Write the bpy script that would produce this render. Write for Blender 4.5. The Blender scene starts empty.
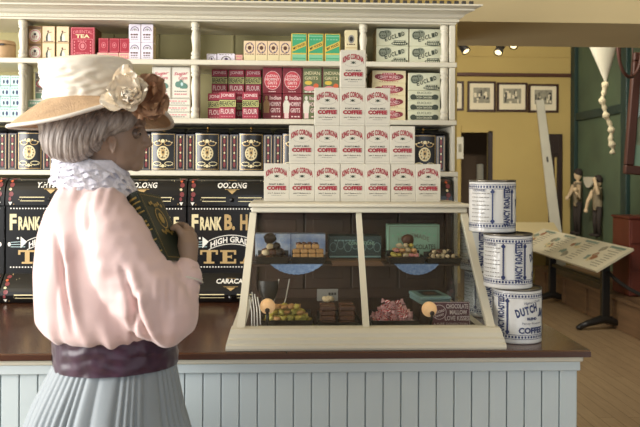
import bpy, bmesh, math, random
import numpy as np
from mathutils import Vector, Matrix, noise
rnd = random.Random(7)
SC = bpy.context.scene
COL = SC.collection
PI = math.pi
# ------------------------------------------------------------------ camera
F = 750.0; HZ = 172.0; EYE = 1.41
CAMR = Matrix.Rotation(math.radians(-2.5), 3, 'Z') @ Matrix.Rotation(PI/2, 3, 'X') @ Matrix.Rotation(math.radians(0.25), 3, 'Z')
def at(px, py, Y):
    d = CAMR @ Vector(((px-320)/F, -(py-HZ)/F, -1.0))
    t = Y/d.y
    return Vector((d.x*t, Y, EYE+d.z*t))
def ax(px, Y, py=172): return at(px, py, Y).x
def az(py, Y, px=320): return at(px, py, Y).z
cd = bpy.data.cameras.new('camera'); cam = bpy.data.objects.new('camera', cd); COL.objects.link(cam)
cd.sensor_width = 36; cd.lens = F/640*36
cd.shift_y = -(213.5-HZ)/640
cd.clip_start = 0.05
cam.matrix_world = Matrix.Translation((0, 0, EYE)) @ CAMR.to_4x4()
SC.camera = cam
cd.dof.use_dof = True; cd.dof.focus_distance = 2.4; cd.dof.aperture_fstop = 7.1
# ------------------------------------------------------------------ materials
MATS = {}
def lin(h):
    h = h.lstrip('#'); o = []
    for i in (0, 2, 4):
        c = int(h[i:i+2], 16)/255
        o.append(c/12.92 if c <= .04045 else ((c+.055)/1.055)**2.4)
    return (*o, 1)
def M(name, hx=None, rough=.55, metal=0, var=0, vs=6, stretch=(1, 1, 1), bump=0, bs=60, coat=0, sheen=0, emit=0, hx2=None, spec=.5, det=3):
    if name in MATS: return MATS[name]
    m = bpy.data.materials.new(name); m.use_nodes = True
    nt = m.node_tree; b = nt.nodes['Principled BSDF']; L = nt.links.new
    c = lin(hx); b.inputs['Base Color'].default_value = c
    b.inputs['Roughness'].default_value = rough; b.inputs['Metallic'].default_value = metal
    b.inputs['Specular IOR Level'].default_value = spec
    b.inputs['Coat Weight'].default_value = coat; b.inputs['Coat Roughness'].default_value = .12
    if sheen: b.inputs['Sheen Weight'].default_value = sheen
    if emit:
        b.inputs['Emission Color'].default_value = c; b.inputs['Emission Strength'].default_value = emit
    if var or bump:
        tc = nt.nodes.new('ShaderNodeTexCoord'); mp = nt.nodes.new('ShaderNodeMapping')
        mp.inputs['Scale'].default_value = stretch; L(tc.outputs['Object'], mp.inputs['Vector'])
    if var:
        n = nt.nodes.new('ShaderNodeTexNoise'); n.inputs['Scale'].default_value = vs; n.inputs['Detail'].default_value = det
        L(mp.outputs['Vector'], n.inputs['Vector'])
        r = nt.nodes.new('ShaderNodeValToRGB')
        r.color_ramp.elements[0].position = .3; r.color_ramp.elements[1].position = .7
        if hx2: c0 = lin(hx2)
        else: c0 = tuple(x*(1-var) for x in c[:3])+(1,)
        r.color_ramp.elements[0].color = c0; r.color_ramp.elements[1].color = c
        L(n.outputs['Fac'], r.inputs['Fac']); L(r.outputs['Color'], b.inputs['Base Color'])
    if bump:
        n = nt.nodes.new('ShaderNodeTexNoise'); n.inputs['Scale'].default_value = bs; n.inputs['Detail'].default_value = 3
        L(mp.outputs['Vector'], n.inputs['Vector'])
        bp = nt.nodes.new('ShaderNodeBump'); bp.inputs['Strength'].default_value = bump; bp.inputs['Distance'].default_value = .004
        L(n.outputs['Fac'], bp.inputs['Height']); L(bp.outputs['Normal'], b.inputs['Normal'])
    MATS[name] = m; return m
def glass_mat():
    m = bpy.data.materials.new('clear_glass'); m.use_nodes = True
    nt = m.node_tree; nt.nodes.clear(); L = nt.links.new
    o = nt.nodes.new('ShaderNodeOutputMaterial'); t = nt.nodes.new('ShaderNodeBsdfTransparent'); g = nt.nodes.new('ShaderNodeBsdfGlossy')
    mx = nt.nodes.new('ShaderNodeMixShader'); lw = nt.nodes.new('ShaderNodeLayerWeight'); lw.inputs['Blend'].default_value = .5
    pw = nt.nodes.new('ShaderNodeMath'); pw.operation = 'POWER'; pw.inputs[1].default_value = 5; L(lw.outputs['Facing'], pw.inputs[0])
    fr = nt.nodes.new('ShaderNodeMath'); fr.operation = 'MULTIPLY_ADD'; fr.inputs[1].default_value = .9; fr.inputs[2].default_value = .03; L(pw.outputs[0], fr.inputs[0])
    g.inputs['Roughness'].default_value = .02; t.inputs['Color'].default_value = (.95, .96, .95, 1)
    L(fr.outputs[0], mx.inputs[0]); L(t.outputs[0], mx.inputs[1]); L(g.outputs[0], mx.inputs[2]); L(mx.outputs[0], o.inputs['Surface'])
    MATS['clear_glass'] = m
glass_mat()
def straw_mat():
    m = M('straw', '#c7a683', .75, var=.25, vs=40)
    nt = m.node_tree; b = nt.nodes['Principled BSDF']; L = nt.links.new
    tc = nt.nodes.new('ShaderNodeTexCoord'); v = nt.nodes.new('ShaderNodeTexVoronoi'); v.inputs['Scale'].default_value = 260
    mp = nt.nodes.new('ShaderNodeMapping'); mp.inputs['Scale'].default_value = (1, 1, 1.6)
    L(tc.outputs['Object'], mp.inputs['Vector']); L(mp.outputs['Vector'], v.inputs['Vector'])
    bp = nt.nodes.new('ShaderNodeBump'); bp.inputs['Strength'].default_value = .8; bp.inputs['Distance'].default_value = .002
    L(v.outputs['Distance'], bp.inputs['Height']); L(bp.outputs['Normal'], b.inputs['Normal'])
straw_mat()
def plank_mat(name, c1, c2, rough, pw, axis='X', coat=0, dark='#3a2a1c', grain=.35):
    """long boards running along the other horizontal axis"""
    m = bpy.data.materials.new(name); m.use_nodes = True; nt = m.node_tree; b = nt.nodes['Principled BSDF']; L = nt.links.new
    tc = nt.nodes.new('ShaderNodeTexCoord'); mp = nt.nodes.new('ShaderNodeMapping')
    mp.inputs['Rotation'].default_value = (0, 0, PI/2 if axis == 'X' else 0)
    L(tc.outputs['Object'], mp.inputs['Vector'])
    br = nt.nodes.new('ShaderNodeTexBrick'); br.inputs['Scale'].default_value = 1
    br.inputs['Brick Width'].default_value = 1.7; br.inputs['Row Height'].default_value = pw; br.inputs['Mortar Size'].default_value = .0022
    br.inputs['Color1'].default_value = lin(c1); br.inputs['Color2'].default_value = lin(c2); br.inputs['Mortar'].default_value = lin(dark)
    L(mp.outputs['Vector'], br.inputs['Vector'])
    n = nt.nodes.new('ShaderNodeTexNoise'); n.inputs['Scale'].default_value = 5; n.inputs['Detail'].default_value = 6
    m2 = nt.nodes.new('ShaderNodeMapping'); m2.inputs['Scale'].default_value = (1, 14, 1); L(mp.outputs['Vector'], m2.inputs['Vector']); L(m2.outputs['Vector'], n.inputs['Vector'])
    mr = nt.nodes.new('ShaderNodeMapRange'); mr.inputs[1].default_value = .3; mr.inputs[2].default_value = .7; mr.inputs[3].default_value = 1-grain; mr.inputs[4].default_value = 1
    L(n.outputs['Fac'], mr.inputs[0])
    mx = nt.nodes.new('ShaderNodeMix'); mx.data_type = 'RGBA'; mx.blend_type = 'MULTIPLY'; mx.inputs[0].default_value = 1
    L(br.outputs['Color'], mx.inputs[6]); L(mr.outputs[0], mx.inputs[7]); L(mx.outputs[2], b.inputs['Base Color'])
    b.inputs['Roughness'].default_value = rough; b.inputs['Coat Weight'].default_value = coat; b.inputs['Coat Roughness'].default_value = .15
    MATS[name] = m; return m
# ------------------------------------------------------------------ mesh builder
class MB:
    def __init__(s): s.v = []; s.f = []; s.m = []; s.sm = []; s.slots = []
    def slot(s, mat):
        if mat not in s.slots: s.slots.append(mat)
        return s.slots.index(mat)
    def add(s, vs, fs, mat, smooth=False, M4=None):
        o = len(s.v); k = s.slot(mat)
        for p in vs:
            p = Vector(p)
            s.v.append(M4 @ p if M4 is not None else p)
        for f in fs: s.f.append([o+i for i in f]); s.m.append(k); s.sm.append(smooth)
        return s
    def box(s, x0, x1, y0, y1, z0, z1, mat, bev=0, M4=None, seg=1):
        if x0 > x1: x0, x1 = x1, x0
        if y0 > y1: y0, y1 = y1, y0
        if z0 > z1: z0, z1 = z1, z0
        v = [(x, y, z) for x in (x0, x1) for y in (y0, y1) for z in (z0, z1)]
        f = [(0, 1, 3, 2), (4, 6, 7, 5), (0, 4, 5, 1), (2, 3, 7, 6), (0, 2, 6, 4), (1, 5, 7, 3)]
        if bev:
            bm = bmesh.new(); vv = [bm.verts.new(p) for p in v]
            for q in f: bm.faces.new([vv[i] for i in q])
            bmesh.ops.bevel(bm, geom=list(bm.edges), offset=bev, segments=seg, affect='EDGES', profile=.5)
            bm.verts.index_update()
            v = [tuple(p.co) for p in bm.verts]; f = [[q.index for q in g.verts] for g in bm.faces]; bm.free()
        return s.add(v, f, mat, False, M4)
    def grid(s, fn, nu, nv, mat, smooth=True, cu=False, cv=False, M4=None):
        """fn(i/nu, j/nv) -> point"""
        a = nu if cu else nu+1; b = nv if cv else nv+1
        vs = [fn(i/nu, j/nv) for i in range(a) for j in range(b)]
        fs = []
        for i in range(nu):
            for j in range(nv):
                i2 = (i+1) % a; j2 = (j+1) % b
                fs.append((i*b+j, i2*b+j, i2*b+j2, i*b+j2))
        return s.add(vs, fs, mat, smooth, M4)
    def lathe(s, prof, c, mat, n=24, smooth=True, M4=None, cap=True, sx=1, sy=1):
        c = Vector(c); vs = []; k = len(prof)
        for i in range(n):
            a = 2*PI*i/n
            for r, z in prof: vs.append(c+Vector((r*math.cos(a)*sx, r*math.sin(a)*sy, z)))
        fs = [(i*k+j, ((i+1) % n)*k+j, ((i+1) % n)*k+j+1, i*k+j+1) for i in range(n) for j in range(k-1)]
        if cap:
            if prof[0][0] > 1e-6: fs.append([i*k for i in range(n)][::-1])
            if prof[-1][0] > 1e-6: fs.append([i*k+k-1 for i in range(n)])
        return s.add(vs, fs, mat, smooth, M4)
    def ball(s, c, r, mat, n=12, M4=None):
        c = Vector(c); r = r if hasattr(r, '__len__') else (r, r, r)
        h = max(4, n//2)
        def fn(u, v):
            a = 2*PI*u; b = PI*(v-.5)
            b = max(min(b, PI/2-1e-3), -PI/2+1e-3)
            return c+Vector((r[0]*math.cos(a)*math.cos(b), r[1]*math.sin(a)*math.cos(b), r[2]*math.sin(b)))
        return s.grid(fn, n, h, mat, True, cu=True, M4=M4)
    def tube(s, pts, r, mat, n=8, smooth=True, cap=True, M4=None):
        pts = [Vector(p) for p in pts]; rs = r if hasattr(r, '__len__') else [r]*len(pts)
        vs = []; up = None
        for i, p in enumerate(pts):
            t = (pts[min(i+1, len(pts)-1)]-pts[max(i-1, 0)]).normalized()
            if up is None: up = t.orthogonal().normalized()
            up = (up-t*up.dot(t)).normalized() if (up-t*up.dot(t)).length > 1e-6 else t.orthogonal().normalized()
            w = t.cross(up)
            for k in range(n):
                a = 2*PI*k/n; vs.append(p+(up*math.cos(a)+w*math.sin(a))*rs[i])
        fs = [(i*n+k, i*n+(k+1) % n, (i+1)*n+(k+1) % n, (i+1)*n+k) for i in range(len(pts)-1) for k in range(n)]
        if cap: fs += [list(range(n))[::-1], [(len(pts)-1)*n+k for k in range(n)]]
        return s.add(vs, fs, mat, smooth, M4)
    def prism(s, prof, x0, x1, mat, smooth=False, M4=None, shrink0=None, shrink1=None):
        """profile of (y, z) swept along x"""
        k = len(prof)
        vs = [(x0 if shrink0 is None else x0+shrink0(y, z), y, z) for y, z in prof]+[(x1 if shrink1 is None else x1+shrink1(y, z), y, z) for y, z in prof]
        fs = [(j, (j+1) % k, k+(j+1) % k, k+j) for j in range(k)]+[list(range(k))[::-1], list(range(k, 2*k))]
        return s.add(vs, fs, mat, smooth, M4)
    def mesh(s, name, origin=(0, 0, 0)):
        o = Vector(origin); me = bpy.data.meshes.new(name)
        me.from_pydata([tuple(p-o) for p in s.v], [], s.f)
        for mt in s.slots: me.materials.append(MATS[mt])
        me.polygons.foreach_set('material_index', s.m); me.polygons.foreach_set('use_smooth', s.sm)
        me.update()
        bm = bmesh.new(); bm.from_mesh(me); bmesh.ops.recalc_face_normals(bm, faces=bm.faces) if not getattr(s, 'keepn', False) else None; bm.to_mesh(me); bm.free()
        return me
    def build(s, name, parent=None, origin=None, loc=None):
        """verts are authored in world space; a top-level object gets its origin at ORIGIN, a child sits under its parent"""
        if parent is not None:
            org = wloc(parent) if origin is None else Vector(origin)
            ob = bpy.data.objects.new(name, s.mesh(name, org)); COL.objects.link(ob); ob.parent = parent
            return ob
        org = Vector(origin) if origin is not None else Vector((0, 0, 0))
        ob = bpy.data.objects.new(name, s.mesh(name, org)); COL.objects.link(ob); ob.location = loc if loc is not None else org
        return ob
    def local(s, name, parent=None, loc=(0, 0, 0)):
        ob = bpy.data.objects.new(name, s.mesh(name)); COL.objects.link(ob); ob.location = loc; ob.parent = parent
        return ob
def wloc(o):
    p = Vector((0, 0, 0))
    while o is not None: p += o.location; o = o.parent
    return p
def tag(o, label=None, cat=None, group=None, kind=None):
    if label: o['label'] = label
    if cat: o['category'] = cat
    if group: o['group'] = group
    if kind: o['kind'] = kind
    return o
def empty(name, loc, label=None, cat=None, group=None):
    o = bpy.data.objects.new(name, None); COL.objects.link(o); o.location = loc; o.empty_display_size = .05
    return tag(o, label, cat, group)
def put(name, me, loc, label, cat, group=None, rotz=0):
    o = bpy.data.objects.new(name, me); COL.objects.link(o); o.location = loc; o.rotation_euler = (0, 0, rotz)
    return tag(o, label, cat, group)
def copy_tree(o, parent=None):
    c = o.copy(); COL.objects.link(c); c.parent = parent
    for ch in list(o.children): copy_tree(ch, c)
    return c
def structure(o): o['kind'] = 'structure'; return o
# ------------------------------------------------------------------ print (lettering and ornament lying on a face)
_txt = {}
def text_geo(s, bold=0.0, shear=0.0):
    k = (s, bold, shear)
    if k not in _txt:
        cu = bpy.data.curves.new('lettering', 'FONT'); cu.body = s; cu.resolution_u = 2; cu.offset = bold; cu.shear = shear
        ob = bpy.data.objects.new('lettering', cu); COL.objects.link(ob)
        dg = bpy.context.evaluated_depsgraph_get()
        me = bpy.data.meshes.new_from_object(ob.evaluated_get(dg))
        vs = np.array([v.co[:2] for v in me.vertices]); fs = [list(p.vertices) for p in me.polygons]
        bpy.data.objects.remove(ob); bpy.data.curves.remove(cu); bpy.data.meshes.remove(me)
        lo = vs.min(0); hi = vs.max(0)
        _txt[k] = ((vs-lo)/(hi-lo), fs)
    return _txt[k]
class Deco:
    def __init__(s, mb, fn, M4=None): s.mb = mb; s.fn = fn; s.k = 0; s.M4 = M4
    def lift(s): s.k += 1; return .0005+.00012*s.k
    def put(s, uv, fs, mat):
        l = s.lift(); s.mb.add([s.fn(u, v, l) for u, v in uv], fs, mat, False, s.M4)
    def rect(s, u0, v0, u1, v1, mat, nu=1):
        uv = []; fs = []
        for i in range(nu+1):
            u = u0+(u1-u0)*i/nu; uv += [(u, v0), (u, v1)]
        for i in range(nu): fs.append((2*i, 2*i+2, 2*i+3, 2*i+1))
        s.put(uv, fs, mat)
    def frame(s, u0, v0, u1, v1, t, mat, nu=1):
        s.rect(u0, v0, u1, v0+t, mat, nu); s.rect(u0, v1-t, u1, v1, mat, nu); s.rect(u0, v0, u0+t, v1, mat); s.rect(u1-t, v0, u1, v1, mat)
    def disc(s, cu, cv, ru, rv, mat, n=18):
        uv = [(cu+ru*math.cos(2*PI*i/n), cv+rv*math.sin(2*PI*i/n)) for i in range(n)]; s.put(uv, [list(range(n))], mat)
    def ring(s, cu, cv, ru, rv, t, mat, a0=0, a1=2*PI, n=24):
        uv = []; fs = []
        for i in range(n+1):
            a = a0+(a1-a0)*i/n
            uv += [(cu+ru*math.cos(a), cv+rv*math.sin(a)), (cu+(ru-t)*math.cos(a), cv+(rv-t)*math.sin(a))]
        for i in range(n): fs.append((2*i, 2*i+2, 2*i+3, 2*i+1))
        s.put(uv, fs, mat)
    def poly(s, pts, mat): s.put(pts, [list(range(len(pts)))], mat)
    def line(s, u0, v0, u1, v1, t, mat):
        d = math.hypot(u1-u0, v1-v0) or 1; nx, ny = -(v1-v0)/d*t/2, (u1-u0)/d*t/2
        s.poly([(u0+nx, v0+ny), (u0-nx, v0-ny), (u1-nx, v1-ny), (u1+nx, v1+ny)], mat)
    def text(s, t, cu, cv, w, h, mat, rot=0, arc=0, bold=.012, shear=0, bulge=0):
        """arc: sag of the baseline ends below the middle; bulge: extra height of the end letters"""
        vs, fs = text_geo(t, bold, shear); uv = []; ca, sa = math.cos(rot), math.sin(rot)
        for x, y in vs:
            q = (2*x-1); a = (x-.5)*w; b = (y-.5)*h*(1+bulge*q*q)-arc*q*q
            uv.append((cu+a*ca-b*sa, cv+a*sa+b*ca))
        s.put(uv, fs, mat)
    def scribble(s, u0, u1, v, h, mat, n, gap=.3):
        """a line of print too small to read: short dashes"""
        w = (u1-u0)/n
        uv = []; fs = []
        for i in range(n):
            a = u0+i*w; b = a+w*(1-gap*(.5+rnd.random())); k = len(uv)
            uv += [(a, v-h/2), (b, v-h/2), (b, v+h/2), (a, v+h/2)]; fs.append((k, k+1, k+2, k+3))
        s.put(uv, fs, mat)
def front(w, y=0): return lambda u, v, l: (u-w/2, y-l, v)
# ------------------------------------------------------------------ palette
M('header_paint', '#c4b389', .8, var=.05, vs=3)
M('olive_paint', '#b39c5e', .85, var=.08, vs=2)
M('panel_olive', '#b5ab7c', .8, var=.08, vs=3, stretch=(4, 1, .4))
M('ceiling_paint', '#cfc6ae', .9)
M('green_mural', '#55654a', .8, var=.35, vs=1.6, hx2='#454f3c')
M('teal_wood', '#1f3530', .5, var=.2)
M('brown_rail', '#4b2a1c', .5)
M('dark_wood', '#2c1c13', .5, var=.3, vs=8, stretch=(6, 6, .6))
M('cream_paint', '#d8d2be', .45, var=.04, vs=5, bump=.08, bs=30)
M('beadboard', '#c3ced0', .5, var=.04, vs=4, bump=.06, bs=20)
M('groove', '#8d918c', .7)
plank_mat('floor_planks', '#9f8667', '#a9906f', .42, .09, 'X', .15, dark='#6b5336', grain=.25)
plank_mat('counter_wood', '#5c3926', '#533322', .26, .24, 'Y', .4, dark='#2c1a10', grain=.4)
M('wood_edge', '#4d2e20', .3, var=.35, vs=6, stretch=(.5, 3, 6), coat=.4)
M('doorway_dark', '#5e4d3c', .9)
# ------------------------------------------------------------------ room shell
SF = 2.80; WB = 3.10
XR = ax(457, WB, 100)
HZB = az(22.5, WB, 550); HYB = (EYE-0)*0+WB*(172-22.5)/(172-46.5)
XG = ax(573, 9.5); ZC2 = 3.3
m = MB(); m.box(-3.2, 5.0, -3.0, 11.6, -.06, 0, 'floor_planks'); structure(m.build('floor'))
m = MB(); m.box(-3.2, XR, WB, HYB, 0, 2.75, 'olive_paint'); m.box(XR, 5.0, WB, HYB, HZB, 2.75, 'header_paint'); structure(m.build('wall_back'))
m = MB(); m.box(-3.2, 5.0, -3.0, HYB, 2.75, 2.85, 'ceiling_paint'); structure(m.build('ceiling'))
m = MB(); m.box(-3.2, 5.0, HYB, 11.6, ZC2, ZC2+.1, 'ceiling_paint'); m.box(-3.2, 5.0, HYB-.1, HYB, 2.85, ZC2, 'ceiling_paint'); structure(m.build('ceiling_gallery'))
FY = 9.5
d0, d1 = ax(461, FY), ax(492, FY); dz = az(131, FY, 476)
m = MB(); m.box(-1.2, d0, FY, FY+.25, 0, ZC2, 'olive_paint'); m.box(d0, d1, FY, FY+.25, dz, ZC2, 'olive_paint'); m.box(d1, XG+.3, FY, FY+.25, 0, ZC2, 'olive_paint')
structure(m.build('wall_gallery'))
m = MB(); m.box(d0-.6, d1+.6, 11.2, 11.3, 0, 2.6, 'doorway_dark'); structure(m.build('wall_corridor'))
m = MB(); m.box(d1-.055, d1, FY-.03, FY-.002, 0, dz, 'dark_wood'); m.box(d0, d1, FY-.03, FY-.002, dz-.02, dz+.07, 'olive_paint')
structure(m.build('trim_1'))
m = MB(); m.box(-1.2, XG, FY-.05, FY-.002, az(77, FY, 520), az(73.5, FY, 520), 'brown_rail', .008); structure(m.build('trim_2'))
m = MB(); m.box(-1.2, XG, FY-.02, FY-.002, az(57.5, FY, 520), az(55.5, FY, 520), 'olive_paint', .004); structure(m.build('trim_3'))
m = MB(); m.box(XG, XG+.2, 3.7, FY+.25, 0, ZC2, 'green_mural'); structure(m.build('wall_right'))
m = MB(); zt = az(117, 9.3, 580)
for py in (9.40, 7.95):
    m.box(XG-.05, XG-.002, py-.07, py+.07, .4, ZC2, 'teal_wood', .006)
m.box(XG-.04, XG-.002, 4.5, 9.33, zt-.05, zt+.05, 'teal_wood', .006)
structure(m.build('trim_4'))
# low plinth along the green wall, its front split into boards
M('plinth_wood', '#86684a', .6, var=.35, vs=3, stretch=(1, .6, 6))
XP = 2.98
m = MB(); m.box(XP, XG-.003, 4.6, 8.9, 0, .30, 'plinth_wood', .004); m.box(XP-.02, XP, 4.6, 8.9, .27, .305, 'plinth_wood', .004)
for k in range(7): m.box(XP-.02, XP, 4.9+k*.6, 4.96+k*.6, .02, .265, 'plinth_wood')
structure(m.build('trim_5'))
# ------------------------------------------------------------------ shop counter
CY = 1.95
CT = az(352, CY, 330)
XE = ax(590.5, CY, 352); XW = -1.9
SEAM = 2.27
m = MB()
bx = [(CY, CT-.018), (CY, CT-.004), (CY+.004, CT), (SEAM, CT), (SEAM, CT-.018)]
m.prism(bx, XW, XE, 'counter_wood')
m.box(XW, XE+.001, CY-.0015, CY+.001, CT-.0165, CT-.0035, 'wood_edge')
tag(m.build('countertop', origin=(0, CY+.16, CT-.018)), 'polished dark brown wooden countertop running the whole length of the white counter', 'countertop')
BW = XE-.32   # the rear boards stop where the shelving does
m = MB(); m.box(XW, XE, SEAM+.0015, 2.795, CT-.019, CT-.0008, 'counter_wood', .0015)
tag(m.build('rear_worktop', origin=(0, 2.5, CT-.02)), 'dark wooden rear worktop under the large black tea bins', 'worktop')
XB = ax(576, CY+.03, 400)
m = MB(); FYC = CY+.03
m.box(XW, XB, FYC+.012, 2.75, .10, CT-.021, 'beadboard')
m.box(XW, XB-.03, FYC+.06, 2.7, 0, .10, 'beadboard')
p = .0475; x = XB-.045; k = 0
ztop = CT-.055
while x > XW:
    m.box(max(x-p+.0016, XW), x-.0016, FYC+.001, FYC+.0125, .12, ztop, 'beadboard', .0012); x -= p
m.box(XB-.044, XB, FYC-.002, FYC+.0125, .10, ztop, 'beadboard', .001)
m.box(XB, XB+.006, FYC+.01, 2.75, .10, ztop, 'beadboard')
cab = m.build('counter_cabinet', origin=(0, 2.3, 0))
tag(cab, 'long white beadboard counter base beneath the dark wooden top', 'counter')
m = MB()
m.box(XW, XB+.008, FYC-.010, FYC+.012, ztop-.004, CT-.033, 'beadboard', .002)
m.box(XW, XB+.014, FYC-.016, FYC+.014, CT-.034, CT-.0195, 'cream_paint', .003)
m.box(XB+.0065, XB+.014, FYC+.014, 2.75, CT-.034, CT-.0195, 'cream_paint', .002)
m.build('apron_moulding', parent=cab)
# ------------------------------------------------------------------ shelving unit
shelfz = [az(60.5, SF, 287), az(119.0, SF, 287), az(171.0, SF, 287)]
TH = .019; CORN = az(22.5, SF, 287)
XU0, XU1 = -1.95, ax(455.5, SF, 80)
unit = empty('shelving_unit', (-.5, 2.95, CT), 'tall cream painted shelving unit with turned columns behind the counter', 'shelving')
m = MB(); m.box(XU0, XU1, 3.075, 3.098, CT+.001, CORN+.05, 'panel_olive')
for px in (40, 112, 157, 232, 318, 398):
    xx = ax(px, 3.07); m.box(xx-.006, xx+.006, 3.068, 3.0751, shelfz[1], CORN, 'panel_olive', .002)
m.build('back_panel', unit)
for i, z in enumerate(shelfz):
    m = MB(); x1 = XU1+(.006 if i < 2 else .012)
    m.box(XU0, x1, SF, 3.074, z-TH, z, 'cream_paint', .003, seg=2)
    m.build('shelf', unit)
m = MB(); m.box(XU1-.022, XU1, SF+.004, 3.074, shelfz[0]+.001, CORN, 'cream_paint', .002); m.build('end_panel', unit)
m = MB(); m.box(XU1-.022, XU1, SF+.004, 3.074, shelfz[1]+.001, shelfz[0]-TH-.001, 'cream_paint', .002); m.build('end_panel', unit)
m = MB(); m.box(XU1-.012, XU1, SF+.004, 3.074, shelfz[2]+.001, shelfz[1]-TH-.001, 'cream_paint', .002); m.build('end_panel', unit)
m = MB(); m.box(XU1-.004, XU1+.012, SF+.004, 3.074, CT+.001, shelfz[2]-TH-.001, 'cream_paint', .002); m.build('end_panel', unit)
colx = []
def turned(h, r=.0155):
    pr = [(1, 0), (1, .10), (.72, .12), (1, .15), (1, .18), (.66, .24), (.74, .40), (.98, .58), (.80, .72), (.62, .78), (.95, .81), (.95, .84), (.7, .86), (1, .88), (1, 1)]
    return [(r*a, h*b) for a, b in pr]
for r_, (z0, z1) in enumerate([(shelfz[0], CORN), (shelfz[1], shelfz[0]-TH)]):
    for px in (22.5, 195, 363, 444):
        xx = ax(px, SF+.018, 90)
        m = MB(); m.lathe(turned(z1-z0-.002), (xx, SF+.018, z0+.001), 'cream_paint', 16); m.build('turned_column', unit)
        if px < 400:
            m = MB(); m.box(xx-.009, xx+.009, SF+.036, SF+.115, z0+.001, z1-.001, 'cream_paint', .002); m.build('divider', unit)
# cornice, mitred at the right end
m = MB()
c0 = CORN; k = (az(2, SF-.10, 300)-c0)
prof = [(3.074, c0), (SF-.004, c0), (SF-.006, c0+.10*k), (SF-.016, c0+.14*k), (SF-.016, c0+.30*k), (SF-.030, c0+.40*k), (SF-.040, c0+.55*k),
        (SF-.060, c0+.66*k), (SF-.075, c0+.70*k), (SF-.075, c0+.80*k), (SF-.098, c0+.86*k), (SF-.105, c0+.90*k), (SF-.105, c0+k), (3.074, c0+k)]
m.prism(prof, XU0, XU1, 'cream_paint', shrink1=lambda y, z: max(0, SF-.004-y)*.75)
x = XU0+.05
while x < XU1:
    m.box(x, x+.008, SF-.0185, SF-.0155, c0+.19*k, c0+.27*k, 'cream_paint'); x += .014
m.build('cornice', unit)
# row of small beads along the top of the cornice
M('bead_dark', '#3a3530', .5)
m = MB(); x = ax(118, SF-.08, 2)
while x < XU1+.05:
    m.box(x, x+.016, SF-.095, SF-.085, c0+k+.0002, c0+k+.014, 'bead_dark', .002); x += .027
m.build('cresting', unit)
# ------------------------------------------------------------------ printed stock on the shelves
for n, c in dict(paper_white='#dedacb', paper_cream='#dccfa6', paper_buff='#c9b183', print_red='#9c2434', print_black='#26221f', print_navy='#27305f', print_grey='#8d8a84',
                 carton_red='#a63a4c', carton_maroon='#7b2430', carton_pink='#d98b92', label_lime='#c5c67e', label_pink='#eccdc9', euclid_paper='#cfd0b4', euclid_ink='#3c4436',
                 ink_soft='#7c8270', green_carton='#3fa071', green_pale='#7fc09a', gold_paper='#d6b94e', tin_red='#a01f33', tin_pink='#d77a80', lilac_paper='#e0d9e4',
                 ink_violet='#5a4a66', aqua_paper='#bcd6d6', ink_teal='#23404f', sage_label='#86a68f', kraft='#a88457', kraft_dark='#6d4f33', flesh_print='#e3c9a4',
                 ink_brown='#5b3a29', crock_tan='#b3926b', mill_green='#5e8577', ink_rose='#c8576a', hominy_badge='#c24650', grocer_green='#66704c', orange_print='#d0643c').items():
    M(n, c, .5, var=.05, vs=30)
M('tin_black', '#0d0d0e', .3, coat=.25); M('gold_print', '#c7a873', .4, metal=.3); M('gold_pale', '#e0d2a6', .4); M('white_print', '#ece8dd', .45); M('silver_edge', '#8d97a5', .3, metal=.7)
M('tin_grey', '#141313', .34, coat=.15); M('ornament_red', '#7d3a3c', .4); M('strip_grey', '#6b6a6e', .3, coat=.4); M('brass', '#a98347', .3, metal=.9)
S1, S2, S3 = shelfz
YF = 2.845
def stock(px0, px1, py0, py1, Y=YF): return (px1-px0)*Y/F, (py1-py0)*Y/F
def carton_mesh(name, w, h, d, col, side=None, top=None, deco=None, bev=.0015):
    m = MB(); m.box(-w/2, w/2, 0, d, 0, h, col, bev)
    if side: m.box(-w/2-.0003, w/2+.0003, .0025, d-.0015, .0015, h-.0015, side)
    if deco: deco(Deco(m, front(w)), w, h)
    return m.mesh(name)
def row_put(name, me, px, z, label, cat, group, Y=YF, dx=0, rz=0):
    return put(name, me, (ax(px, Y, 90)+dx, Y, z), label, cat, group, rz)
ORD = ['first', 'second', 'third', 'fourth', 'fifth', 'sixth', 'seventh', 'eighth']
# --- coffee cartons on the display case
def d_coffee(d, w, h):
    d.text('KING CORONA', w/2, h*.825, w*.84, h*.15, 'print_red', arc=h*.11, bold=.035, bulge=.1)
    d.ring(w/2, h*.64, w*.33, h*.085, w*.008, 'print_grey', PI, 2*PI)
    d.disc(w/2, h*.665, w*.055, h*.035, 'euclid_ink', 8); d.line(w*.40, h*.64, w*.60, h*.69, w*.02, 'euclid_ink'); d.line(w*.60, h*.64, w*.40, h*.69, w*.02, 'euclid_ink')
    d.text('ROAST & MILD', w/2, h*.455, w*.60, h*.042, 'print_black', bold=.02)
    d.rect(w*.12, h*.325, w*.14, h*.385, 'print_red'); d.text('COFFEE', w/2, h*.355, w*.76, h*.115, 'print_red', bold=.06)
    d.text('John T. Barbour & Co', w/2, h*.215, w*.70, h*.042, 'print_black', bold=.015); d.scribble(w*.3, w*.7, h*.16, h*.014, 'print_grey', 6)
    d.rect(w*.04, h*.065, w*.96, h*.069, 'print_grey')
CTOP_Y = 2.48
cw, chh = 25.35*CTOP_Y/F-.0006, 38.0*CTOP_Y/F
M('coffee_paper', '#c9c4b4', .5, var=.03, vs=30)
coffee = carton_mesh('coffee_carton', cw, chh, .055, 'coffee_paper', deco=d_coffee, bev=.001)
CASE_TOP = az(203.3, 2.36, 360)
ROWS = [(7, 276.7, 'bottom row'), (5, 301.5, 'second row up'), (3, 327.0, 'third row up'), (1, 352.8, 'top')]
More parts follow.
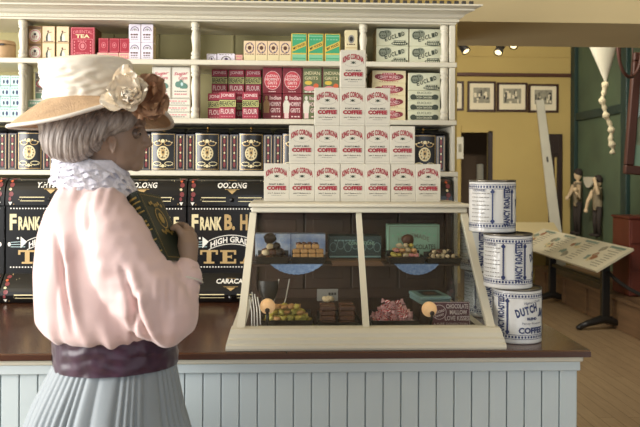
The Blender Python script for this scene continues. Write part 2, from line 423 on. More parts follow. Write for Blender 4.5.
for r, (n, px, nm) in enumerate(ROWS):
    for i in range(n):
        if n == 1: lb = 'white and red coffee carton alone at the peak of the stacked pyramid'
        else: lb = 'white and red coffee carton, %s from left in %s of the pyramid' % (ORD[i] if i < n-1 else 'last', nm)
        put('coffee_carton', coffee, (ax(px, CTOP_Y)+i*(cw+.0008)+rnd.uniform(-.0003, .0003), CTOP_Y+.001+rnd.uniform(0, .002), CASE_TOP+.0004+r*(chh+.0003)), lb, 'carton', 'coffee cartons stacked in a pyramid')
# --- row one -----------------------------------------------------
def d_circle(d, w, h):
    d.rect(0.06*w, .80*h, .94*w, .95*h, 'kraft_dark'); d.disc(w/2, h*.42, w*.44, h*.38, 'paper_white'); d.ring(w/2, h*.42, w*.40, h*.34, w*.05, 'ink_rose')
    d.disc(w/2, h*.5, w*.10, h*.08, 'print_black', 8); d.scribble(w*.28, w*.72, h*.38, h*.05, 'print_red', 3); d.scribble(w*.3, w*.7, h*.28, h*.04, 'print_red', 3)
w, h = stock(27, 40, 22.5, 40); me = carton_mesh('spice_box', w, h-.004, .05, 'kraft', 'kraft_dark', deco=d_circle)
row_put('spice_box', me, 34.8, S1+.0005, 'red and white round label spice box, lower of two beside left column', 'box', 'round label spice boxes')
row_put('spice_box', me, 34.8, S1+.001+h-.004, 'red and white round label spice box, upper of two beside left column', 'box', 'round label spice boxes')
def d_lady(d, w, h):
    d.rect(.04*w, .03*h, .96*w, .97*h, 'flesh_print'); d.poly([(w*.3, h*.1), (w*.28, h*.35), (w*.42, h*.62), (w*.5, h*.62), (w*.44, h*.4), (w*.46, h*.1)], 'euclid_ink')
    d.poly([(w*.44, h*.1), (w*.44, h*.4), (w*.52, h*.55), (w*.66, h*.4), (w*.7, h*.1)], 'paper_white'); d.disc(w*.47, h*.68, w*.07, h*.06, 'ink_brown', 10)
    d.line(w*.5, h*.6, w*.75, h*.63, h*.03, 'ink_brown'); d.rect(w*.12, h*.06, w*.88, h*.11, 'ink_brown')
w, h = stock(41, 53.5, 22.5, 40); me = carton_mesh('cocoa_box', w, h-.004, .06, 'paper_buff', 'kraft_dark', deco=d_lady)
for i, px in enumerate((48.4, 62.6)):
    for r in range(2):
        row_put('cocoa_box', me, px, S1+.0005+r*(h-.0035), 'cream cocoa box with standing woman, %s of the pair %s' % (['lower', 'upper'][r], ['beside round label boxes', 'beside the red tea tin'][i]), 'box', 'cream cocoa boxes with a woman on the front')
def d_redtea(d, w, h):
    d.frame(.03*w, .02*h, .97*w, .98*h, w*.025, 'tin_pink'); d.text('ORIENTAL', w/2, h*.86, w*.8, h*.10, 'tin_pink', arc=h*.03); d.text('TEA', w/2, h*.72, w*.56, h*.11, 'gold_pale', bold=.03)
    d.frame(.09*w, .10*h, .91*w, .64*h, w*.02, 'tin_pink'); d.ring(w/2, h*.42, w*.16, h*.13, w*.03, 'tin_pink'); d.disc(w/2, h*.42, w*.08, h*.08, 'tin_pink', 8); d.scribble(w*.3, w*.7, h*.57, h*.03, 'tin_pink', 4)
    for q in (.17, .83):
        for j in range(5): d.disc(w*q, h*(.18+.09*j), w*.03, h*.03, 'tin_pink', 6)
    d.text('FANCY TEA', w/2, h*.2, w*.55, h*.05, 'tin_pink')
w, h = stock(70.5, 94.5, 23.5, 56)
me = carton_mesh('tea_tin', w, h, .10, 'tin_red', 'kraft_dark', deco=d_redtea, bev=.003)
row_put('tea_tin', me, 82.5, S1+.0005, 'large red tea tin with pale lettering on the top left shelf', 'tin', None)
def d_flat(d, w, h): d.frame(.03*w, .1*h, .97*w, .9*h, h*.08, 'flesh_print'); d.scribble(w*.15, w*.85, h*.5, h*.2, 'flesh_print', 4)
w, h = stock(0, 10.2, 49.3, 57); me = carton_mesh('soap_box', w, h, .07, 'carton_pink', deco=d_flat)
for i in range(3): row_put('soap_box', me, 102.5+i*10.7, S1+.0005, 'small pink soap box, %s of the three under the maroon boxes' % ['first', 'second', 'third'][i], 'box', 'small pink soap boxes')
h1 = h
def d_maroon(d, w, h): d.frame(.06*w, .05*h, .94*w, .95*h, w*.03, 'tin_pink'); d.ring(w/2, h*.5, w*.22, h*.2, w*.05, 'tin_pink', n=12); d.disc(w/2, h*.5, w*.1, h*.1, 'tin_pink', 6)
w, h = stock(0, 10, 35, 49); me = carton_mesh('pastille_box', w, h, .06, 'tin_red', 'carton_maroon', deco=d_maroon)
for i in range(3): row_put('pastille_box', me, 103.5+i*10.6, S1+.001+h1, 'maroon pastille box, %s of three standing on pink boxes' % ['first', 'second', 'third'][i], 'box', 'maroon pastille boxes', dx=rnd.uniform(-.001, .001))
def d_lilac(d, w, h):
    d.ring(w/2, h*.62, w*.36, h*.25, w*.06, 'ink_violet', 0, PI, 14); d.ring(w/2, h*.62, w*.22, h*.14, w*.05, 'print_grey', 0, PI, 10); d.disc(w/2, h*.68, w*.07, h*.05, 'print_grey', 8)
    d.scribble(w*.16, w*.84, h*.42, h*.08, 'ink_brown', 3); d.scribble(w*.2, w*.8, h*.28, h*.06, 'ink_brown', 3); d.scribble(w*.2, w*.8, h*.16, h*.03, 'print_grey', 4)
w, h = stock(0, 11.7, 23, 41.5); h -= .002; me = carton_mesh('starch_box', w, h, .06, 'lilac_paper', 'paper_buff', deco=d_lilac)
for i, px in enumerate((134.5, 147)):
    for r in range(2): row_put('starch_box', me, px, S1+.0005+r*(h+.0004), 'pale lilac starch box, %s in the %s stack beyond the maroon boxes' % (['lower', 'upper'][r], ['nearer', 'farther'][i]), 'box', 'pale lilac starch boxes')
def d_grey(d, w, h): d.ring(w/2, h*.1, w*.3, h*.6, w*.06, 'print_grey', 0, PI, 12); d.disc(w*.5, h*.3, w*.1, h*.2, 'ink_violet', 8); d.scribble(w*.1, w*.9, h*.85, h*.08, 'print_grey', 5)
w, h = stock(206, 216, 52.5, 60); row_put('biscuit_box', carton_mesh('biscuit_box', w, h, .09, 'lilac_paper', deco=d_grey), 211.5, S1+.0005, 'low grey biscuit box nearest the middle column on the top shelf', 'box', 'low grey biscuit boxes')
w, h = stock(217, 234.5, 52, 60); row_put('biscuit_box', carton_mesh('biscuit_box', w, h, .09, 'lilac_paper', deco=d_grey), 226, S1+.0005, 'low grey biscuit box with dark arch print, the wider of two', 'box', 'low grey biscuit boxes')
w, h = stock(235, 242, 53, 60); row_put('matchbox', carton_mesh('matchbox', w, h, .06, 'carton_pink', deco=d_flat), 239, S1+.0005, 'tiny pinkish box beside the cream gelatine boxes', 'box', None)
def d_gel(d, w, h):
    d.rect(0.01*w, .33*h, .99*w, .99*h, 'flesh_print'); d.ring(w/2, h*.66, w*.38, h*.26, w*.07, 'ink_violet', n=14); d.disc(w/2, h*.66, w*.17, h*.10, 'ink_brown', 10)
    for q in range(6): d.disc(w*(.5+.30*math.cos(q)), h*(.66+.2*math.sin(q)), w*.05, h*.03, 'ink_violet', 6)
    d.scribble(w*.1, w*.9, h*.36, h*.03, 'ink_brown', 4)
w, h = stock(0, 11.6, 40, 61); me = carton_mesh('gelatine_box', w, h, .05, 'gold_pale', deco=d_gel)
for i in range(4): row_put('gelatine_box', me, 249.4+i*11.9, S1+.0005, 'small cream gelatine box with violet ornament, %s of four on the top shelf' % ORD[i], 'box', 'small cream gelatine boxes')
def d_green(d, w, h):
    d.rect(.06*w, .32*h, .94*w, .97*h, 'green_carton'); d.rect(.06*w, .03*h, .94*w, .27*h, 'green_pale'); d.rect(.06*w, .88*h, .94*w, .92*h, 'green_pale'); d.rect(.1*w, .12*h, .9*w, .15*h, 'green_carton'); d.scribble(w*.14, w*.86, h*.79, h*.04, 'green_pale', 4)
    d.poly([(w*.06, h*.36), (w*.06, h*.53), (w*.94, h*.74), (w*.94, h*.57)], 'gold_paper'); d.text('MY FOOD', w*.5, h*.55, w*.82, h*.09, 'print_black', rot=math.atan(.21*h/(.88*w)), bold=.03)
w, h = stock(0, 15.6, 33, 62); me = carton_mesh('cereal_carton', w, h, .06, 'gold_paper', deco=d_green)
for i in range(3): row_put('cereal_carton', me, 299+i*16.7, S1+.0005, 'green cereal carton with yellow diagonal band, %s of three' % ORD[i], 'carton', 'green cereal cartons with a diagonal band')
def d_soda(d, w, h): d.disc(w/2, h*.72, w*.25, h*.13, 'print_grey', 12); d.disc(w/2, h*.72, w*.15, h*.08, 'print_black', 10); d.rect(.05*w, .44*h, .95*w, .47*h, 'paper_buff'); d.scribble(w*.15, w*.85, h*.56, h*.03, 'ink_brown', 4)
w, h = stock(0, 12.5, 29, 62); row_put('soda_box', carton_mesh('soda_box', w, h, .06, 'paper_cream', deco=d_soda), 350, S1+.0005, 'cream box with dark round mark behind the topmost coffee carton', 'box', None, dx=.004)
def globe(d, w, h):
    d.disc(w*.20, h*.62, w*.13, h*.25, 'ink_soft', 14); d.disc(w*.33, h*.72, w*.14, h*.20, 'ink_soft', 12); d.ring(w*.21, h*.62, w*.12, h*.22, w*.02, 'euclid_ink', n=14); d.scribble(w*.12, w*.42, h*.8, h*.07, 'euclid_ink', 4); d.scribble(w*.1, w*.3, h*.58, h*.05, 'euclid_ink', 3)
def d_euclid(d, w, h):
    globe(d, w, h)
    for i, ch in enumerate('EUCLID'): d.text(ch, w*(.30+.105*i), h*(.38+.065*i), w*.085, h*.25, 'euclid_ink', rot=.18, bold=.03)
    d.disc(w*.72, h*.13, w*.26, h*.11, 'euclid_ink', 14); d.rect(w*.54, h*.20, w*.90, h*.31, 'euclid_ink'); d.scribble(w*.56, w*.88, h*.255, h*.05, 'euclid_paper', 6); d.scribble(w*.5, w*.94, h*.13, h*.06, 'euclid_paper', 7)
w, h = stock(0, 32.6, 26, 43.4); me = carton_mesh('soap_carton', w, h, .12, 'euclid_paper', 'paper_buff', deco=d_euclid)
for i, px in enumerate((392.2, 425.6)):
    for r in range(2): row_put('soap_carton', me, px, S1+.0005+r*(h+.0003), 'pale green carton with slanted dark lettering, %s of the %s pair on the top shelf' % (['lower', 'upper'][r], ['inner', 'outer'][i]), 'carton', 'pale cartons with slanted lettering')
# crock with clamp lid at the far left
m = MB(); rr = .040
m.lathe([(rr*.95, 0), (rr*1.02, .006), (rr*1.02, .052), (rr*.98, .058)], (0, 0, 0), 'crock_tan', 24); t = empty('crock', (ax(4, YF+.05), YF+.05, S1+.0005), 'squat tan crock with dark clamp band at the end of the top shelf', 'crock')
m.local('body', t)
m = MB(); m.lathe([(rr*1.03, .0582), (rr*1.03, .064), (rr*.9, .074), (.012, .078), (0, .079)], (0, 0, 0), 'crock_tan', 24); m.local('lid', t)
m = MB(); m.box(-.022, .016, -rr*1.12, -rr*1.045, .052, .060, 'print_black', .002); m.local('clamp', t)
# --- row two -----------------------------------------------------
def d_aqua(d, w, h):
    d.disc(w*.32, h*.4, w*.10, h*.2, 'ink_teal', 8); d.disc(w*.68, h*.4, w*.12, h*.22, 'print_navy', 8); d.scribble(w*.1, w*.9, h*.8, h*.1, 'sage_label', 3); d.rect(.02*w, .02*h, .98*w, .08*h, 'sage_label')
w, h = stock(0, 9.6, 74.5, 85); h -= .0008; me = carton_mesh('tea_packet', w, h, .07, 'aqua_paper', 'green_pale', deco=d_aqua)
for i in range(3):
    for r in range(4): row_put('tea_packet', me, -5+i*10.1+(r % 2)*.5, S2+.0005+r*(h+.0004), 'pale aqua tea packet, %s up in the %s stack %s' % (ORD[r], ['outer', 'middle', 'inner'][i], ['cut by the picture edge', 'away from the column', 'beside the column'][i]), 'packet', 'pale aqua tea packets')
def d_sage(d, w, h): d.rect(.05*w, .14*h, .95*w, .86*h, 'sage_label'); d.scribble(w*.15, w*.85, h*.6, h*.16, 'paper_white', 5); d.scribble(w*.15, w*.85, h*.35, h*.1, 'mill_green', 6)
w, h = stock(0, 16.3, 98.5, 107.5); me = carton_mesh('candle_box', w, h, .09, 'paper_white', deco=d_sage)
for i in range(2):
    for r in range(2): row_put('candle_box', me, 36+i*17, S2+.0005+r*(h+.0004), 'white candle box with sage label, %s %s' % (['lower', 'upper'][r], ['next to the left column', 'half behind the hat crown'][i]), 'box', 'white candle boxes with sage labels')
h2 = 2*(h+.0004)
def d_stripe(d, w, h):
    for j, c in enumerate(['sage_label', 'print_grey', 'sage_label', 'print_grey']): d.rect(.05*w, (.05+.235*j)*h, .95*w, (.24+.235*j)*h, c)
    d.ring(w*.28, h*.58, w*.22, h*.14, w*.06, 'ink_rose', n=14); d.disc(w*.28, h*.58, w*.16, h*.10, 'paper_white', 12); d.scribble(w*.2, w*.9, h*.33, h*.05, 'paper_white', 4); d.scribble(w*.2, w*.9, h*.85, h*.05, 'paper_white', 4)
w, h = stock(35, 55, 70, 98); row_put('borax_box', carton_mesh('borax_box', w, h-.002, .06, 'paper_white', 'paper_buff', deco=d_stripe), 45, S2+.001+h2, 'striped grey green box with red ring standing behind the hat crown', 'box', None, Y=YF+.02)
def d_sugar(d, w, h):
    d.frame(.03*w, .02*h, .97*w, .98*h, w*.012, 'print_grey'); d.text('Sugar', w*.5, h*.78, w*.78, h*.13, 'ink_rose', rot=.08, shear=.3); d.text('Corn', w*.6, h*.65, w*.46, h*.11, 'ink_rose', rot=.05, shear=.3)
    for q in ((.34, .44, .16, .1), (.6, .40, .24, .1), (.5, .5, .12, .1), (.74, .38, .12, .08)): d.disc(w*q[0], h*q[1], w*q[2], h*q[3], 'mill_green', 9)
    d.disc(w*.55, h*.45, w*.07, h*.06, 'aqua_paper', 8); d.scribble(w*.15, w*.85, h*.22, h*.03, 'print_grey', 6); d.scribble(w*.15, w*.85, h*.13, h*.03, 'ink_rose', 6)
def d_low(d, w, h): d.frame(.02*w, .06*h, .98*w, .94*h, h*.04, 'print_grey'); d.scribble(w*.12, w*.88, h*.6, h*.16, 'carton_pink', 6); d.scribble(w*.2, w*.8, h*.32, h*.1, 'print_grey', 6)
w, h = stock(0, 24, 98.3, 105.0); me = carton_mesh('flat_carton', w, h, .10, 'paper_white', 'kraft', deco=d_low)
for i, px in enumerate((153.5, 178.3)):
    for r in range(3): row_put('flat_carton', me, px, S2+.0005+r*(h+.0004), 'flat white carton, %s up in the pile %s' % (ORD[r], ['behind the hat flower', 'with its brown end by the column'][i]), 'carton', 'flat white cartons under the sugar boxes')
h3 = 3*(h+.0004)
w, h = stock(0, 18.4, 67.5, 98.5); me = carton_mesh('sugar_box', w, h, .05, 'paper_white', 'paper_buff', deco=d_sugar)
for i, px in enumerate((161.5, 181)): row_put('sugar_box', me, px, S2+.001+h3, 'tall white sugar box with red script %s' % ['partly behind the hat flower', 'beside the middle column'][i], 'box', 'tall white sugar boxes')
def d_flour(d, w, h):
    d.text('JONES', w/2, h*.86, w*.84, h*.15, 'label_pink', bold=.02); d.rect(0, .44*h, w, .70*h, 'label_lime'); d.rect(0, .42*h, w, .445*h, 'print_black'); d.rect(0, .695*h, w, .72*h, 'print_black')
    d.text('BREAKFAST', w/2, h*.57, w*.94, h*.19, 'print_black', bold=.02); d.text('FLOUR', w/2, h*.27, w*.84, h*.19, 'label_pink', bold=.02); d.scribble(w*.1, w*.9, h*.08, h*.03, 'carton_pink', 5)
w, h = stock(0, 15.8, 65.5, 93.0); h -= .0055; mf = carton_mesh('flour_carton', w, h, .05, 'carton_red', 'carton_maroon', deco=d_flour, bev=.002)
for i, (px, Y) in enumerate(((219.5, YF+.075), (236.5, YF+.075), (253.3, YF+.075))):
    row_put('flour_carton', mf, px, S2+.0005, 'red flour carton hidden behind the lower ones, %s of three at the back' % ORD[i], 'carton', 'red flour cartons with lime band', Y=Y)
    row_put('flour_carton', mf, px, S2+.001+h, 'red flour carton with lime band, %s of three in the upper row' % ORD[i], 'carton', 'red flour cartons with lime band', Y=Y)
row_put('flour_carton', mf, 217.0, S2+.0005, 'red flour carton set back at the end of the lower row', 'carton', 'red flour cartons with lime band', Y=YF+.012, dx=-.004)
row_put('flour_carton', mf, 227.6, S2+.0005, 'red flour carton standing furthest forward and overlapping its neighbour', 'carton', 'red flour cartons with lime band', Y=YF-.04)
row_put('flour_carton', mf, 250.6, S2+.0005, 'red flour carton alone before the dark gap, next to the hominy boxes', 'carton', 'red flour cartons with lime band', Y=YF-.04)
def hominy(badge, base):
    def d_top(d, w, h):
        d.rect(.02*w, .02*h, .98*w, .98*h, base)
        if badge:
            d.disc(w/2, h*.5, w*.42, h*.36, 'hominy_badge', 20); d.ring(w/2, h*.5, w*.42, h*.36, w*.02, 'label_pink')
            d.text('INDIAN', w/2, h*.68, w*.56, h*.10, 'label_pink', arc=h*.03); d.text('HOMINY', w/2, h*.54, w*.72, h*.11, 'label_pink', bold=.02); d.text('GRITS', w/2, h*.40, w*.5, h*.11, 'label_pink', bold=.02); d.scribble(w*.25, w*.75, h*.27, h*.04, 'label_pink', 4); d.scribble(w*.3, w*.7, h*.07, h*.03, 'label_pink', 4)
        else:
            d.text('INDIAN', w*.5, h*.80, w*.8, h*.13, 'paper_cream', arc=h*.02); d.text('GRITS', w*.45, h*.6, w*.7, h*.12, 'paper_cream'); d.disc(w*.7, h*.3, w*.14, h*.10, 'orange_print', 10); d.disc(w*.35, h*.2, w*.3, h*.10, 'carton_pink', 10); d.disc(w*.3, h*.42, w*.2, h*.08, 'gold_paper', 10); d.scribble(w*.1, w*.9, h*.07, h*.05, 'paper_white', 4)
    return d_top
def hominy_low(base, man):
    def f(d, w, h):
        d.rect(.02*w, .02*h, .98*w, .98*h, base); d.disc(w*.19, h*.83, w*.075, h*.09, man, 10); d.poly([(w*.05, h*.25), (w*.02, h*.6), (w*.1, h*.74), (w*.28, h*.74), (w*.36, h*.6), (w*.33, h*.25)], man); d.rect(w*.09, h*.05, w*.31, h*.26, 'carton_maroon' if man == 'kraft' else 'label_pink')
        d.text('Indian', w*.66, h*.84, w*.6, h*.15, 'label_pink', bold=.02); d.text('HOMINY', w*.66, h*.60, w*.6, h*.17, 'label_pink', bold=.02); d.text('GRITS', w*.66, h*.36, w*.5, h*.17, 'label_pink', bold=.02); d.scribble(w*.45, w*.95, h*.12, h*.05, 'label_pink', 3)
    return f
w, h = stock(0, 19.0, 93, 119); hl = h
bases = [('carton_maroon', 'kraft'), ('carton_maroon', 'paper_white'), ('grocer_green', 'paper_white'), ('grocer_green', 'paper_white')]
for i in range(4):
    px = 272.4+i*19.9
    b, man = bases[i]
    row_put('grits_box', carton_mesh('grits_box', w, h, .06, 'carton_maroon', deco=hominy_low(b, man)), px, S2+.0005, '%s grits box with a standing figure, %s of four in the lower row' % (['maroon', 'maroon', 'green', 'green'][i], ORD[i]), 'box', 'grits boxes with a standing figure')
w, h = stock(0, 19.0, 67, 93)
for i in range(4):
    px = 272.4+i*19.9; b, man = bases[i]
    row_put('grits_box', carton_mesh('grits_box', w, h, .06, 'carton_maroon', deco=hominy(i < 2, b)), px, S2+.001+hl, '%s of four in the upper row' % (['maroon grits box with round red badge, first', 'maroon grits box with round red badge, second', 'green and orange grits box, third', 'green and orange grits box, fourth'][i]), 'box', 'upper row of grits boxes')
def d_redlabel(d, w, h):
    d.disc(w/2, h*.45, w*.40, h*.30, 'print_red', 18); d.disc(w*.2, h*.5, w*.13, h*.22, 'carton_maroon', 10); d.disc(w*.8, h*.5, w*.13, h*.22, 'carton_maroon', 10); d.ring(w/2, h*.45, w*.33, h*.2, w*.008, 'label_pink'); d.rect(w*.3, h*.66, w*.7, h*.8, 'print_red'); d.scribble(w*.33, w*.67, h*.73, h*.06, 'label_pink', 5); d.text('SWEET PRUNES', w/2, h*.45, w*.52, h*.2, 'label_pink'); d.scribble(w*.2, w*.8, h*.1, h*.03, 'print_red', 8)
w, h = stock(0, 34.0, 68.5, 81); me = carton_mesh('prune_box', w, h, .12, 'paper_cream', 'kraft', deco=d_redlabel)
for r in range(4): row_put('prune_box', me, 388.8+(r == 3)*.3, S2+.0005+r*(h+.0003), 'cream box with scalloped red label, %s' % ['bottom of four', 'second up of four', 'third up of four', 'topmost of four'][r], 'box', 'cream boxes with scalloped red labels')
def d_flateu(d, w, h):
    d.rect(w*.08, h*.1, w*.92, h*.5, 'euclid_ink'); d.disc(w*.16, h*.34, w*.1, h*.28, 'euclid_ink', 10); d.disc(w*.84, h*.34, w*.1, h*.28, 'euclid_ink', 10); d.text('EUCLID', w/2, h*.76, w*.44, h*.24, 'ink_soft', bold=.02); d.text('SODA CRACKERS', w/2, h*.3, w*.48, h*.2, 'euclid_paper')
w, h = stock(0, 32.6, 88.5, 98.6); me = carton_mesh('cracker_box', w, h, .12, 'euclid_paper', 'paper_buff', deco=d_flateu)
for r in range(3): row_put('cracker_box', me, 424.3, S2+.0005+r*(h+.0003), 'flat pale green cracker box, %s of three under the taller carton' % ['bottom', 'middle', 'top'][r], 'box', 'flat pale green cracker boxes')
h4 = 3*(h+.0003)
w, h = stock(0, 32.6, 71, 88.5); row_put('soap_carton', carton_mesh('soap_carton', w, h, .12, 'euclid_paper', 'paper_buff', deco=d_euclid), 424.3, S2+.001+h4, 'pale green carton with slanted lettering lying on flat cracker boxes', 'carton', 'pale cartons with slanted lettering')
# --- row three: crested black tins --------------------------------
tw = (ax(253, YF-.02, 150)-ax(31, YF-.02, 150))/5-.001; th = (170-133)*YF/F
def crest(d, w, h):
    d.frame(.04*w, .03*h, .96*w, .97*h, w*.02, 'gold_print', 8); d.disc(w/2, h*.46, w*.25, h*.19, 'gold_pale', 18); d.ring(w/2, h*.46, w*.21, h*.155, w*.02, 'gold_print', n=14); d.poly([(w*.43, h*.56), (w*.57, h*.56), (w*.58, h*.45), (w*.5, h*.37), (w*.42, h*.45)], 'gold_print'); d.disc(w/2, h*.48, w*.04, h*.04, 'tin_black', 8)
    for j in range(10): d.disc(w*(.5+.17*math.cos(j*.628)), h*(.46+.125*math.sin(j*.628)), w*.025, h*.018, 'tin_grey', 6)
    for sx in (-1, 1):
        d.ring(w*(.5+sx*.2), h*.72, w*.16, h*.07, w*.03, 'gold_print', n=10); d.ring(w*(.5+sx*.24), h*.18, w*.18, h*.06, w*.03, 'gold_pale', n=10)
        for j in range(3): d.disc(w*(.5+sx*(.14+.11*j)), h*(.80-.03*j), w*.035, h*.02, 'gold_pale', 6); d.disc(w*(.5+sx*(.1+.13*j)), h*(.11+.02*j), w*.04, h*.018, 'gold_pale', 6)
    d.disc(w/2, h*.78, w*.08, h*.05, 'gold_pale', 8); d.disc(w/2, h*.12, w*.07, h*.045, 'gold_pale', 8)
tin_m = MB(); fw = tw*.56
tin_m.box(-tw/2+.0005, tw/2-.0005, .035, .20, 0, th, 'tin_black', .004)
def bow(u, v, l):
    q = (u/fw-.5)*2; return (u-fw/2, .012*q*q-.001-l, v)
tin_m.grid(lambda a, b: bow(a*fw, b*th, 0), 10, 1, 'tin_grey'); tin_m.box(-fw/2, fw/2, .0115, .036, 0, th-.0005, 'tin_black')
crest(Deco(tin_m, bow), fw, th)
sw = (tw-fw)/2
strip = MB()
for sx in (-1, 1):
    x0, x1 = (fw/2+.001, tw/2-.001) if sx > 0 else (-tw/2+.001, -fw/2-.001)
    tin_m.box(x0, x1, .008, .036, 0, th*.97, 'strip_grey', .003)
    d = Deco(tin_m, lambda u, v, l, x0=x0: (x0+u, .008-l, v)); ww = x1-x0
    d.rect(ww*.26, th*.05, ww*.74, th*.92, 'tin_grey')
    for j in range(4): d.disc(ww*.5, th*(.16+.21*j), ww*.14, th*.085, 'ornament_red', 8); d.disc(ww*.5, th*(.265+.21*j), ww*.1, th*.03, 'gold_pale', 6)
    d.rect(ww*.12, th*.03, ww*.17, th*.94, 'gold_print'); d.rect(ww*.83, th*.03, ww*.88, th*.94, 'gold_print')
me_tin = tin_m.mesh('tin_body')
lid = MB(); lp = [(.012, 0), (.006, .004), (.02, .009), (.10, .022), (.195, .026), (.2, 0)]
lid.prism([(y, z) for y, z in lp], -tw/2+.002, tw/2-.002, 'tin_black', shrink0=lambda y, z: z*.5, shrink1=lambda y, z: -z*.5); me_lid = lid.mesh('tin_lid')
kn = MB(); kn.lathe([(.004, 0), (.003, .006), (.006, .009), (.006, .012), (0, .015)], (0, 0, 0), 'brass', 12); me_kn = kn.mesh('knob')
TS = (ax(253, YF-.02, 150)-ax(31, YF-.02, 150))/5
def black_tin(px, lb):
    xx = ax(163, YF-.02, 150)+TS*(px-163)/44
    t = empty('crested_tin', (xx, YF-.02, S3+.0005), lb, 'tin', 'crested black tins on the lower shelf')
    for nm, me, loc in (('body', me_tin, (0, 0, 0)), ('lid', me_lid, (0, 0, th+.0003)),):
        o = bpy.data.objects.new(nm, me); COL.objects.link(o); o.parent = t; o.location = loc
    k = bpy.data.objects.new('knob', me_kn); COL.objects.link(k); k.parent = o; k.location = (0, .035, .011)
for px, lb in ((-13, 'black tin with gilt crest cut off by the picture edge'), (31, 'black tin with gilt crest behind the hat brim and grey hair'),
               (75, 'black tin with gilt crest hidden behind the grey hair'), (119, 'black tin with gilt crest hidden behind the face'),
               (163, 'black tin with gilt crest right in front of the nose'), (207, 'black tin with gilt crest, second from the face'),
               (251, 'black tin with gilt crest, third from the face'), (295, 'black tin with gilt crest beside the first coffee cartons'),
               (339, 'black tin with gilt crest hidden behind the carton pyramid'), (383, 'black tin with gilt crest covered by the last of the cartons'),
               (427, 'black tin with gilt crest at the far end of the lower shelf')): black_tin(px, lb)
# --- large tea bins on the worktop ---------------------------------
TY = 2.735; bwid = (ax(187, TY, 230)-ax(5, TY, 230))/2; zb = CT-.0006
zl = lambda py: az(py, TY, 287)-zb
ZF0, ZF1, ZTOP = zl(270), zl(206.5), zl(180)
def lid_prof(n=8):
    """slanted upper lid: (y, z) from the front rim up and back"""
    return [(-.004+.004*t+.055*t**2.4, ZF1+(ZTOP-ZF1)*math.sin(PI/2*t)**.95) for t in [i/n for i in range(n+1)]]
def low_prof(n=8):
    return [(-.002-.052*math.sin(PI/2*min(1, 1.25*t)), .006+(ZF0-.012-.006)*(1-t)) if t < .8 else (-.054+.01*((t-.8)/.2), .006+(ZF0-.018)*(1-t)) for t in [i/n for i in range(n+1)]]
def interp(pr, t):
    L_ = [0]
    for a, b in zip(pr, pr[1:]): L_.append(L_[-1]+math.dist(a, b))
    x = max(0, min(1, t))*L_[-1]
    for i in range(len(pr)-1):
        if x <= L_[i+1]+1e-9:
            q = (x-L_[i])/(L_[i+1]-L_[i]); a, b = pr[i], pr[i+1]
            n = Vector((0, -(b[1]-a[1]), (b[0]-a[0]))).normalized()
            return a[0]+(b[0]-a[0])*q, a[1]+(b[1]-a[1])*q, n
